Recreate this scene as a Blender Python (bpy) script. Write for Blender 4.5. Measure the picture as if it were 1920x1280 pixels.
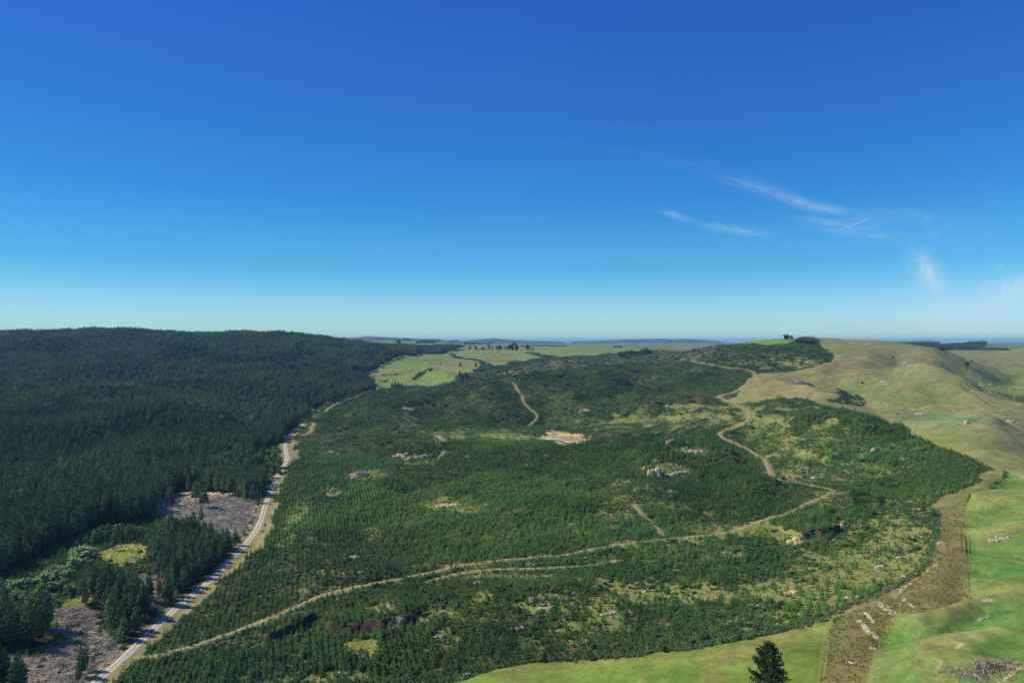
import bpy, math, random
import numpy as np
from mathutils import Vector
R = math.radians
sc = bpy.context.scene
for o in list(bpy.data.objects): bpy.data.objects.remove(o, do_unlink=True)
rng = np.random.default_rng(7)
random.seed(7)
CAMZ = 150.0
F = 1280.0            # focal length in photo pixels (1920 wide)

# ------------------------------------------------------------------ camera
cam = bpy.data.cameras.new('camera'); camo = bpy.data.objects.new('camera', cam)
sc.collection.objects.link(camo)
cam.lens = 24; cam.sensor_width = 36; cam.clip_start = 1; cam.clip_end = 120000
camo.location = (0, 0, CAMZ); camo.rotation_euler = (R(90), 0, 0)
sc.camera = camo

# ------------------------------------------------------------------ sun and sky
SUN_EL = 43.0
SUN_AZ = -78.0        # degrees clockwise from +Y, so the sun stands to the left and a little beyond
sd = Vector((math.sin(R(SUN_AZ))*math.cos(R(SUN_EL)), math.cos(R(SUN_AZ))*math.cos(R(SUN_EL)), math.sin(R(SUN_EL))))
sl = bpy.data.lights.new('sun', 'SUN'); so = bpy.data.objects.new('sun', sl); sc.collection.objects.link(so)
sl.energy = 4.2; sl.angle = R(0.5); sl.color = (1.0, 0.95, 0.86)
so.rotation_euler = sd.to_track_quat('Z', 'Y').to_euler(); so.location = (0, 0, 400)
w = bpy.data.worlds.new('World'); sc.world = w; w.use_nodes = True
wt = w.node_tree; wt.nodes.clear()
def N(t, typ, **k):
    n = t.nodes.new(typ)
    for a, b in k.items(): setattr(n, a, b)
    return n
def mathn(t, op, a, b=None, c=None, clamp=False):
    n = t.nodes.new('ShaderNodeMath'); n.operation = op; n.use_clamp = clamp
    for i, v in enumerate((a, b, c)):
        if v is None: continue
        if isinstance(v, (int, float)): n.inputs[i].default_value = v
        else: t.links.new(v, n.inputs[i])
    return n.outputs[0]
def ramp(t, fac, stops, interp='LINEAR'):
    n = t.nodes.new('ShaderNodeValToRGB'); n.color_ramp.interpolation = interp
    el = n.color_ramp.elements
    while len(el) > 1: el.remove(el[-1])
    el[0].position = stops[0][0]; el[0].color = stops[0][1]
    for p, c in stops[1:]:
        e = el.new(p); e.color = c
    t.links.new(fac, n.inputs[0]); return n.outputs[0]
def mixc(t, fac, a, b, mode='MIX'):
    n = t.nodes.new('ShaderNodeMix'); n.data_type = 'RGBA'; n.blend_type = mode
    for i, v in ((0, fac), (6, a), (7, b)):
        if isinstance(v, (int, float)): n.inputs[i].default_value = v
        elif isinstance(v, tuple): n.inputs[i].default_value = v
        else: t.links.new(v, n.inputs[i])
    return n.outputs[2]
sky = N(wt, 'ShaderNodeTexSky'); sky.sky_type = 'NISHITA'; sky.sun_disc = False
sky.sun_elevation = R(SUN_EL); sky.sun_rotation = R(SUN_AZ); sky.altitude = 300; sky.air_density = 1.0
sky.dust_density = 0.4; sky.ozone_density = 2.0
tc = N(wt, 'ShaderNodeTexCoord'); sep = N(wt, 'ShaderNodeSeparateXYZ')
wt.links.new(tc.outputs['Generated'], sep.inputs[0])
SKY_TINT = [(0.0, (0.82, 1.25, 1.62, 1)), (0.035, (0.70, 1.14, 1.50, 1)), (0.10, (0.30, 0.90, 1.28, 1)),
            (0.2, (0.175, 0.74, 1.29, 1)), (0.33, (0.18, 0.62, 1.33, 1)), (0.45, (0.185, 0.54, 1.42, 1)), (1.0, (0.2, 0.5, 1.2, 1))]
tint = ramp(wt, sep.outputs[2], SKY_TINT)
skyc = mixc(wt, 1.0, sky.outputs[0], tint, 'MULTIPLY')
side = ramp(wt, mathn(wt, 'ADD', mathn(wt, 'MULTIPLY', sep.outputs[0], 0.5), 0.5), [(0.15, (0.66, 0.72, 0.76, 1)), (0.5, (1, 1, 1, 1)), (0.85, (1.08, 1.06, 1.1, 1))])
skyc = mixc(wt, 1.0, skyc, side, 'MULTIPLY')
# thin cirrus, placed by direction: each wisp is a soft slanted ellipse broken by streaky noise
su = mathn(wt, 'DIVIDE', sep.outputs[0], mathn(wt, 'MAXIMUM', sep.outputs[1], 0.05))
sv = mathn(wt, 'DIVIDE', sep.outputs[2], mathn(wt, 'MAXIMUM', sep.outputs[1], 0.05))
cuv = N(wt, 'ShaderNodeCombineXYZ'); wt.links.new(su, cuv.inputs[0]); wt.links.new(sv, cuv.inputs[1])
def noise(t, vec, scale, detail=5, rough=0.6, dist=0.0, dim='3D'):
    n = t.nodes.new('ShaderNodeTexNoise'); n.noise_dimensions = dim
    n.inputs['Scale'].default_value = scale; n.inputs['Detail'].default_value = detail
    n.inputs['Roughness'].default_value = rough; n.inputs['Distortion'].default_value = dist
    if vec is not None: t.links.new(vec, n.inputs['Vector'])
    return n.outputs[0], n.outputs[1]
WISPS = [  # px, py, half length, half height (px), slant deg (down to the right +), strength, streakiness
    (1400, 345, 75, 14, 12, 0.20, 5), (1470, 368, 95, 15, 17, 0.26, 7), (1505, 380, 44, 8, 14, .36, 6), (1555, 392, 60, 9, 6, 0.45, 6), (1385, 432, 70, 9, 8, 0.5, 6),
    (1268, 405, 40, 8, 18, 0.35, 5), (1610, 418, 60, 16, -10, 0.28, 5), (1590, 430, 80, 14, 12, 0.22, 5), (1710, 403, 90, 14, 8, 0.15, 4),
    (1732, 503, 46, 32, 60, 0.6, 2.5), (1752, 530, 40, 24, 62, 1.0, 2), (1742, 512, 34, 24, 50, .6, 2), (1895, 545, 80, 32, -12, 0.8, 2.5), (1915, 552, 60, 26, -10, .6, 2), (1920, 530, 36, 16, -30, 0.5, 3), (1876, 500, 22, 8, 10, 0.22, 3),
    (1780, 590, 160, 50, -4, 0.75, 3), (1830, 600, 120, 40, 0, .5, 2), (1690, 622, 260, 24, -2, 0.4, 4), (1250, 300, 210, 14, 8, .05, 5), (1180, 240, 60, 12, 0, .05, 4),
    (1760, 440, 150, 40, 10, .09, 4), (1900, 575, 90, 26, -6, .35, 4), (1820, 560, 60, 14, -14, .2, 4), (1600, 600, 120, 16, 2, .16, 5), (1640, 440, 70, 10, 4, .2, 6), (1540, 415, 60, 8, 6, .2, 6), (1450, 553, 60, 8, 4, .10, 5)]
tot = None
for k, (px, py, a, b, ang, st, strk) in enumerate(WISPS):
    m = N(wt, 'ShaderNodeMapping'); m.vector_type = 'TEXTURE'
    m.inputs['Location'].default_value = ((px-960)/F, (640-py)/F, 0)
    m.inputs['Rotation'].default_value = (0, 0, R(-ang)); m.inputs['Scale'].default_value = (a/F, b/F, 1)
    wt.links.new(cuv.outputs[0], m.inputs[0])
    ln = N(wt, 'ShaderNodeVectorMath', operation='LENGTH'); wt.links.new(m.outputs[0], ln.inputs[0])
    fall = mathn(wt, 'SUBTRACT', 1.0, mathn(wt, 'MULTIPLY', ln.outputs['Value'], 0.62), clamp=True)
    fall = mathn(wt, 'POWER', fall, 2.0)
    m2 = N(wt, 'ShaderNodeMapping'); m2.vector_type = 'TEXTURE'
    m2.inputs['Location'].default_value = (k*0.37, k*0.61, 0); m2.inputs['Rotation'].default_value = (0, 0, R(-ang*1.2+4))
    m2.inputs['Scale'].default_value = (0.05*strk/3, 0.05/ (strk*0.55), 1)
    wt.links.new(cuv.outputs[0], m2.inputs[0])
    nf, _ = noise(wt, m2.outputs[0], 2.4, 8, 0.7, 1.0)
    nf = mathn(wt, 'MULTIPLY', mathn(wt, 'SUBTRACT', nf, 0.36), 3.0, clamp=True)
    v = mathn(wt, 'MULTIPLY', mathn(wt, 'MULTIPLY', fall, nf), min(0.95, st*1.45))
    tot = v if tot is None else mathn(wt, 'SUBTRACT', mathn(wt, 'ADD', tot, v), mathn(wt, 'MULTIPLY', tot, v))
tot = mathn(wt, 'MULTIPLY', tot, mathn(wt, 'GREATER_THAN', sep.outputs[1], 0.1))
skyc = mixc(wt, tot, skyc, (5.6, 7.4, 8.6, 1))
bg = N(wt, 'ShaderNodeBackground'); bg.inputs['Strength'].default_value = 0.10
wo = N(wt, 'ShaderNodeOutputWorld')
wt.links.new(skyc, bg.inputs[0]); wt.links.new(bg.outputs[0], wo.inputs[0])
sc.view_settings.view_transform = 'Standard'; sc.view_settings.look = 'None'
sc.view_settings.exposure = 0.0; sc.view_settings.gamma = 1.0
sc.cycles.max_bounces = 4; sc.cycles.diffuse_bounces = 2; sc.cycles.glossy_bounces = 2
sc.cycles.transmission_bounces = 2; sc.cycles.volume_bounces = 0; sc.cycles.transparent_max_bounces = 4

# ------------------------------------------------------------------ noise helpers (numpy)
def vnoise(x, y, seed):
    r = np.random.default_rng(seed); T = r.random((256, 256))
    xi = np.floor(x).astype(np.int64); yi = np.floor(y).astype(np.int64)
    fx = x-xi; fy = y-yi; fx = fx*fx*fx*(fx*(fx*6-15)+10); fy = fy*fy*fy*(fy*(fy*6-15)+10)
    a = T[xi & 255, yi & 255]; b = T[(xi+1) & 255, yi & 255]; c = T[xi & 255, (yi+1) & 255]; d = T[(xi+1) & 255, (yi+1) & 255]
    return (a*(1-fx)+b*fx)*(1-fy)+(c*(1-fx)+d*fx)*fy
def fbm(x, y, seed, octv=5, gain=0.5):
    s = 0; a = 1; t = 0
    for i in range(octv):
        ca, sa = math.cos(i*0.9+seed), math.sin(i*0.9+seed)
        s = s+a*vnoise((x*ca-y*sa)*2**i+i*17.3, (x*sa+y*ca)*2**i+i*9.1, seed*31+i); t += a; a *= gain
    return s/t*2-1          # about -1..1
def sstep(a, b, x):
    t = np.clip((x-a)/(b-a), 0, 1); return t*t*(3-2*t)

# ------------------------------------------------------------------ terrain control points: bearing column px, distance Y, height z
CP = []
def cp(px, py, Y, extra=0.0):   # surface seen at (px,py) lies Y metres ahead; extra = canopy height standing on it
    CP.append(((px-960)/F, Y, CAMZ-(py-640)/F*Y-extra))
for px, py, Y in [
    # valley road
    (185,1275,300),(330,1140,372),(400,1085,410),(470,1020,478),(515,920,635),(538,850,835),(570,800,1070),(640,755,1400),(705,735,1580),
    # stream flat, bottom left
    (60,1090,410),(-200,1100,400),(150,1190,335),(20,1280,288),(-200,1280,280),(300,1080,410),(230,1040,448),(390,950,580),(430,880,730),(-300,1200,320),
    # forestry tracks in the plantation
    (250,1235,312),(480,1180,338),(600,1120,364),(700,1095,376),(850,1065,392),(1000,1045,406),(1230,1012,424),(1400,990,436),(1565,918,492),(1440,890,560),
    (1345,812,742),(1410,775,850),(1345,745,960),(1425,697,1230),(1300,678,1480),
    # plantation
    (500,1265,290),(650,1230,298),(560,1040,430),(700,1000,470),(560,950,560),(900,950,525),(1100,900,595),(800,860,725),(700,880,690),(600,900,655),
    (1200,880,605),(1000,870,660),(1045,825,780),(980,806,870),(850,806,890),(750,800,920),(1060,815,815),(900,815,845),(1150,830,780),(1250,790,850),
    (1300,850,660),(1350,900,580),(1000,1150,322),(800,1150,328),(1300,1100,342),(1600,1050,362),(1500,1010,402),(1450,1080,352),(1180,1080,366),(1700,1000,392),
    (1650,960,430),(1720,1070,335),(880,1200,300),(1100,1190,292),(1300,1160,298),(1500,1120,306),
    # hills behind the bench
    (990,802,1090),(880,800,1090),(1060,790,1110),(965,715,1400),(900,728,1350),(1050,730,1300),(1100,760,1180),(830,728,1460),(760,745,1340),(700,762,1210),(640,800,1060),
    (760,780,1120),(960,690,1750),(1100,672,2050),(1200,700,1500),(1165,748,1210),(1250,730,1200),(1300,705,1280),(1200,675,1900),(1050,685,1800),(880,700,1700),(1000,672,2250),
    (1350,700,1260),(1330,735,1050),(1250,760,980),
    # paddocks in the middle
    (700,725,1690),(760,700,1880),(790,672,2250),(860,722,1620),(820,700,1820),(680,703,1830),(900,662,2700),(960,670,2500),(905,690,1950),(915,652,3100),(1050,652,3000),(1150,655,2700),
    (650,641,4300),(760,638,4600),(850,643,4300),(960,648,4500),(1100,647,4800),(1250,650,4300),(700,650,3500),(550,640,4300),
    # hill top and tan pasture
    (1480,634,1760),(1400,640,1800),(1550,642,1600),(1460,665,1420),(1380,665,1560),(1300,662,1780),(1540,690,1200),(1500,700,1110),(1450,715,1060),(1440,745,930),(1500,740,930),
    (1650,644,1700),(1760,656,1480),(1600,700,1180),(1590,745,905),(1560,755,850),(1690,690,1250),(1700,760,860),(1760,690,1220),(1880,712,1330),(1850,700,1380),(1850,690,1500),(1800,675,1600),
    (1920,692,1520),(1900,665,1900),(2100,700,1500),(2100,640,2300),(1790,790,720),(1660,800,700),(1890,882,490),(1450,758,860),(1560,775,770),
    (1700,810,660),(1800,850,550),(1700,900,530),(1600,870,590),(1500,830,680),(1800,900,480),(2200,850,600),(1920,790,930),
    # near right
    (1755,950,430),(1780,1050,332),(1870,950,402),(1900,1050,305),(1830,1140,255),(1900,1180,222),(1850,1250,193),(1700,1220,215),(1650,1150,262),(1750,1130,268),(2200,1100,260),(2100,1280,180),
    (1440,1312,205),(1300,1262,232),(900,1272,254),(1000,1238,270),(1200,1224,262),(1400,1200,256),(1560,1155,270),(1600,1240,222),(700,1290,268),(800,1275,270),
    ]: cp(px, py, Y)
for px, py, Y in [   # left forest canopy, 22 m over the ground
    (0,950,505),(200,960,492),(0,850,700),(200,850,700),(350,870,690),(0,770,960),(200,770,960),(400,790,930),(0,722,1270),(200,718,1290),(400,745,1150),(500,760,1120),
    (0,703,1560),(200,697,1600),(400,712,1420),(560,725,1380),(640,712,1540),(0,700,1750),(200,690,1850),(400,690,1700),(600,700,1600),(0,655,2150),(250,650,2200),(450,660,2050),
    (0,619,2620),(120,616,2700),(240,613,2750),(330,621,2650),(380,625,2600),(440,621,2750),(560,627,2700),(610,632,2750),(660,646,2600),(740,652,2500),(830,657,2450),(870,656,2700),
    (700,680,1950),(800,665,2300),(-250,620,2600),(-250,720,1400),(-250,850,700),(-250,680,1900),(600,660,2100)]: cp(px, py, Y, 22.0)
for px, Y, z in [(0,3200,120),(300,3200,120),(500,3300,110),(-300,3300,120),(1480,2300,90),(1650,2300,95),(1350,2500,90),(1760,2100,95),(1900,2500,110),
                 (960,90,20),(1400,90,55),(1900,90,72),(300,90,-5),(0,150,-2),(1500,150,48),(960,170,24),(2300,90,80),(-300,100,0),(2300,400,80),(2300,1200,110),
                 (0,6000,118),(600,6000,112),(1300,6000,108),(1900,6000,115),(-300,6000,118),(2300,6000,115),(960,6000,106)]:
    CP.append(((px-960)/F, Y, z))
for px, py, Y, drop in [(1700,688,1150,12),(1760,697,1080,16),(1800,717,1010,18),(1850,740,950,18),(1920,764,880,18),(2050,800,800,15),
                        (1500,741,960,8),(1600,758,860,10),(1660,762,850,8),(1740,768,820,10),(1830,782,740,14),(1920,828,640,14),(2050,880,560,10),
                        (1650,795,690,4),(1740,800,650,6),(1860,808,610,8),(1480,712,1080,5),(1560,728,1010,8)]:
    z0 = CAMZ-(py-640)/F*Y; CP.append(((px-960)/F, Y, z0)); CP.append(((px-960)/F, Y*1.09, z0-drop*0.6)); CP.append(((px-960)/F, Y*1.16, z0-drop*0.5))
CP = np.array(CP)
def feat(u, Y): return np.stack([u*2.2, np.log(Y)], -1)
P = feat(CP[:, 0], CP[:, 1])
def kern(r2): return 0.5*r2*np.log(r2+1e-12)
d2 = ((P[:, None]-P[None])**2).sum(-1)
n = len(P); A = np.zeros((n+3, n+3)); A[:n, :n] = kern(d2)+np.eye(n)*0.004
A[:n, n] = 1; A[:n, n+1:] = P; A[n, :n] = 1; A[n+1:, :n] = P.T
sol = np.linalg.solve(A, np.concatenate([CP[:, 2], np.zeros(3)]))
def tps(u, Y):
    sh = u.shape; Q = feat(u.ravel(), Y.ravel()); out = np.empty(len(Q))
    for i in range(0, len(Q), 40000):
        q = Q[i:i+40000]; r2 = (q**2).sum(1)[:, None]+(P**2).sum(1)[None]-2*q@P.T
        out[i:i+40000] = kern(np.maximum(r2, 0))@sol[:n]+sol[n]+q@sol[n+1:]
    return out.reshape(sh)
# grid: columns by bearing, rows by distance (finer where the land is near)
US = np.concatenate([-np.geomspace(9, 0.86, 70), np.linspace(-0.855, 0.855, 1140), np.geomspace(0.86, 9, 70)])
LY = np.concatenate([np.linspace(math.log(22), math.log(160), 110, endpoint=False), np.linspace(math.log(160), math.log(5200), 1150, endpoint=False),
                     np.linspace(math.log(5200), math.log(26000), 130)])
YS = np.exp(LY)
cu = np.linspace(-1.12, 1.12, 220); cl = np.linspace(LY[0], math.log(6000), 260)
GU, GL = np.meshgrid(cu, cl); CZ = tps(GU, np.exp(GL))
def bil(Z, xs, ys, x, y):
    i = np.clip(np.searchsorted(xs, x)-1, 0, len(xs)-2); j = np.clip(np.searchsorted(ys, y)-1, 0, len(ys)-2)
    fx = np.clip((x-xs[i])/(xs[i+1]-xs[i]), 0, 1); fy = np.clip((y-ys[j])/(ys[j+1]-ys[j]), 0, 1)
    return (Z[j, i]*(1-fx)+Z[j, i+1]*fx)*(1-fy)+(Z[j+1, i]*(1-fx)+Z[j+1, i+1]*fx)*fy
# bicubic-ish smoothing by evaluating the coarse sheet with smooth interpolation is not needed: the coarse step is small
U, L = np.meshgrid(US, LY); YY = np.exp(L); XX = U*YY
def bspl(Zc, xs, ys, x, y):      # smooth cubic spline over the coarse sheet, so no facets show
    sx = (x-xs[0])/(xs[1]-xs[0]); sy = (y-ys[0])/(ys[1]-ys[0]); i = np.floor(sx).astype(int); j = np.floor(sy).astype(int); fx = sx-i; fy = sy-j
    def w4(f): return ((1-f)**3/6, (3*f**3-6*f**2+4)/6, (-3*f**3+3*f**2+3*f+1)/6, f**3/6)
    wx, wy = w4(fx), w4(fy); out = 0
    for a in range(4):
        for b_ in range(4): out = out+wy[a]*wx[b_]*Zc[np.clip(j+a-1, 0, len(ys)-1), np.clip(i+b_-1, 0, len(xs)-1)]
    return out
Z = bspl(CZ, cu, cl, np.clip(U, -1.08, 1.08), np.minimum(L, math.log(6000)-1e-6))

def inpoly(poly, x, y):
    c = np.zeros(x.shape, bool); m = len(poly)
    for i in range(m):
        x1, y1 = poly[i]; x2, y2 = poly[(i+1) % m]
        if y1 == y2: continue
        c ^= ((y1 > y) != (y2 > y)) & (x < (x2-x1)*(y-y1)/(y2-y1)+x1)
    return c
def proj(x, y, z): return 960+F*x/y, 640+F*(CAMZ-z)/y
PX, PY = proj(XX, YY, Z)
# smooth weight: 1 on land that stays grazed and rounded, 0 on broken land
PAST = [(1350,752),(1380,745),(1420,700),(1560,684),(1566,664),(1528,641),(1512,600),(2600,560),(2600,900),(1890,885),(1860,878),(1800,850),(1700,806),(1600,774),(1500,754),(1420,757)]
GREEN = [(1893,884),(1822,930),(1806,960),(1812,1040),(1826,1132),(1750,1158),(1690,1152),(1650,1190),(1622,1280),(1615,1500),(2900,1700),(2900,880)]
ROUGH = [(1755,955),(1812,932),(1816,1040),(1830,1132),(1760,1160),(1700,1154),(1650,1200),(1625,1290),(1615,1500),(1500,1500),(1533,1290),(1552,1175),(1600,1135),(1660,1110),(1742,1060),(1757,1000)]
FIELD = [(700,1500),(770,1290),(860,1272),(930,1252),(1000,1240),(1100,1234),(1200,1229),(1240,1218),(1290,1220),(1400,1195),(1500,1176),(1565,1150),(1552,1200),(1534,1290),(1510,1500)]
TIP = [(1893,881),(1860,880),(1730,930),(1742,946),(1765,955),(1822,932)]
MID = [(655,704),(690,690),(720,680),(790,664),(830,662),(870,655),(930,648),(1160,648),(1250,640),(1420,636),(1500,626),(1510,634),(1480,647),(1410,648),(1330,651),(1240,655),(1160,664),(1100,672),(1010,673),(985,680),(960,680),(930,688),(905,682),(885,700),(862,716),(850,724),(820,727),(740,728),(712,733),(700,722),(680,712)]
def region(poly, ymin=0, ymax=1e9, warp=3.0, seed=3):
    wx = fbm(XX/ (YY*0.012+1), YY/(YY*0.012+1)*8, seed, 3)*warp; wy = fbm(XX/25, YY/25, seed+1, 3)*warp*0.6
    return inpoly(poly, PX+wx, PY+wy) & (YY > ymin) & (YY < ymax)
FOREST_LAND = [(-900,560),(640,560),(800,640),(800,668),(722,691),(672,706),(640,735),(560,770),(500,800),(440,860),(300,900),(-900,960)]
RM = dict(past=region(PAST, 450, 2600), green=region(GREEN, 0, 520), rough=region(ROUGH, 0, 460, 9), field=region(FIELD, 0, 330), tip=region(TIP, 380, 520),
          mid=region(MID, 1500, 5200, 1.5), far=(YY > 2900))
grass = RM['past'] | RM['green'] | RM['field'] | RM['mid'] | RM['far'] | RM['tip']
def blur(a, k=3, it=3):
    for _ in range(it):
        a = (np.roll(a, k, 0)+np.roll(a, -k, 0)+a*2+np.roll(a, k, 1)+np.roll(a, -k, 1))/6
    return a
gw = blur(grass.astype(float), 4, 4)
# relief: gullies and knolls
far = sstep(150, 900, YY)
rid = 1-np.abs(fbm(XX/210, YY/210, 11, 4))*2.2
fmask = blur(region(FOREST_LAND, 500, 3400, 5).astype(float), 4, 4)*(1-blur(RM['mid'].astype(float), 6, 5))
Z = Z+(rid-0.35)*(3.0+9.5*sstep(450, 1300, YY))*(1-gw*0.72)*(1-sstep(3000, 5000, YY))
Z = Z+(1-np.abs(fbm(XX/420+3.3, YY/420, 17, 3))*2.6-0.3)*26*fmask*sstep(550, 1300, YY)*(1-0.8*sstep(2300, 2800, YY))
Z = Z+fbm(XX/60, YY/60, 12, 4)*(2.6+2.4*far)*(1-gw*0.65)*(1-sstep(3000, 5000, YY))
Z = Z+fbm(XX/17, YY/17, 13, 3)*0.7*(1-gw*0.7)*(1-sstep(1500, 3000, YY))
# folds in the pasture on the right: spurs running down to the left
sw = blur((RM['past'] | RM['green']).astype(float), 4, 4)
fold = 1-np.abs(fbm((XX*0.5+YY*0.85)/170, (XX*0.85-YY*0.5)/420, 21, 3))*2.4
Z = Z+fold*sw*(2.2+6.0*sstep(600, 1300, YY))
fold2 = fbm((XX*0.45+YY)/34+fbm(XX/60, YY/60, 5, 2), (XX-YY*0.4)/130, 23, 3)
Z = Z+fold2*blur(RM['green'].astype(float), 4, 4)*5.0
Z = Z+fbm(XX/45, YY/45, 24, 3)*sw*2.0
# far plain and blue ranges
fz = sstep(5000, 8000, YY)
Z = Z*(1-fz)+(104+6*fbm(XX/900, YY/900, 31, 4))*fz
def hump(px0, px1, pk, Yc, wY, prof, seed):
    c = np.interp(U*F+960, [px0-1]+[p for p, _ in prof]+[px1+1], [641]+[q for _, q in prof]+[641])
    hh = (640-c)/F*Yc+CAMZ-Z
    nz = 1+0.10*fbm(XX/500, YY/500, seed, 4)
    return np.clip(hh, 0, None)*np.exp(-((YY-Yc)/wY)**2)*nz*(c < 640.9)
Z = Z+hump(600, 860, 0, 9000, 1300, [(640,635),(690,631),(740,633),(820,636),(850,640)], 41)
Z = Z+hump(850, 1060, 0, 11500, 1500, [(865,639),(900,636),(925,634),(960,638),(1040,640)], 42)
Z = Z+hump(1070, 1360, 0, 14000, 2200, [(1075,640),(1140,638),(1180,636),(1240,635),(1262,637),(1280,635),(1310,636),(1340,639)], 43)
Z = Z+hump(1600, 2000, 0, 6800, 900, [(1640,641),(1690,640),(1740,639),(1765,641)], 45)
# the wooded ridge on the right
r4 = np.interp(U*F+960, [1635,1665,1700,1740,1772,1800,1840,1885,1960,2100,2300], [655,648,645.5,645.5,648.5,646,643,645,642,640,640])
Z = np.maximum(Z, np.where(U*F+960 > 1650, (CAMZ-(r4-640)/F*3600)-np.abs(YY-3600)*0.055-6, -99))
# scarp steps: land behind the line stands higher and falls back to the old level further in
STEPS = []
def hitcol(u):
    i = np.clip(np.searchsorted(US, u)-1, 0, len(US)-2); f = (u-US[i])/(US[i+1]-US[i])
    zc = Z[:, i]*(1-f)+Z[:, i+1]*f
    return zc
def hit(px, py, zlift=0.0):
    u = (px-960)/F; zc = hitcol(u); p = 640+F*(CAMZ-zc-zlift)/YS
    cm = np.minimum.accumulate(p); j = int(np.argmax(cm <= py))
    if cm[j] > py: j = len(YS)-1
    if j == 0: return u*YS[0], YS[0]
    t = (p[j-1]-py)/max(p[j-1]-p[j], 1e-6); t = min(max(t, 0), 1)
    Yh = YS[j-1]*(1-t)+YS[j]*t
    return u*Yh, Yh
def zat(x, y):
    x = np.asarray(x, float); y = np.asarray(y, float)
    return bil(Z, US, LY, x/y, np.log(y))
def polyw(pts): return [hit(*p) for p in pts]
def dline(pts, X, Yv):
    best = np.full(X.shape, 1e9); side = np.zeros(X.shape); tt = np.zeros(X.shape); acc = 0
    tl = sum(math.hypot(b[0]-a[0], b[1]-a[1]) for a, b in zip(pts[:-1], pts[1:]))
    for a, b in zip(pts[:-1], pts[1:]):
        dx, dy = b[0]-a[0], b[1]-a[1]; l2 = dx*dx+dy*dy
        t = np.clip(((X-a[0])*dx+(Yv-a[1])*dy)/l2, 0, 1)
        d = np.hypot(X-a[0]-t*dx, Yv-a[1]-t*dy); s = np.sign(dx*(Yv-a[1])-dy*(X-a[0]))
        mm = d < best; best = np.where(mm, d, best); side = np.where(mm, s, side)
        tt = np.where(mm, (acc+t*math.sqrt(l2))/tl, tt); acc += math.sqrt(l2)
    return best, side, tt
ROCKM = np.zeros(Z.shape)
CREST = np.zeros(Z.shape)
def fold_line(pts, up, wn, down=0, wf=None, tone=1.0):   # a crest (up > 0) or gully (up < 0) along a line, with the land beyond it falling by 'down'
    pw = [hit(*p) for p in chaikin(pts, 1)]; wf = wf or wn; R_ = max(wn, wf)*3.2
    x0 = min(p[0] for p in pw)-R_; x1 = max(p[0] for p in pw)+R_; y0 = min(p[1] for p in pw)-R_; y1 = max(p[1] for p in pw)+R_
    m = (XX > x0) & (XX < x1) & (YY > y0) & (YY < y1); d, s, t = dline(pw, XX[m], YY[m]); e = sstep(0, .18, t)*(1-sstep(.82, 1, t))*(0.85+0.3*fbm(XX[m]/wn, YY[m]/wn, 171, 2))
    if pw[0][0] > pw[-1][0]: s = -s
    ym_ = min(p[1] for p in pw); amp = 1.0 if ym_ < 290 else 1.4 if ym_ < 500 else 2.1; up = up*amp; down = down*amp
    g = np.exp(-(d/wn)**1.6)*up
    if down: g = g-np.where(s > 0, down*(1-np.exp(-(d/(wf*.6))**2))*np.exp(-(d/(wf*2))**2), 0)
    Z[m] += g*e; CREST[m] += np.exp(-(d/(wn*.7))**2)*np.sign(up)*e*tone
def chaikin(p, it=2):
    p = np.array(p, float)
    for _ in range(it):
        q = np.empty((2*len(p)-2, 2)); q[0::2] = p[:-1]*0.75+p[1:]*0.25; q[1::2] = p[:-1]*0.25+p[1:]*0.75
        p = np.vstack([p[:1], q, p[-1:]])
    return p
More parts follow.
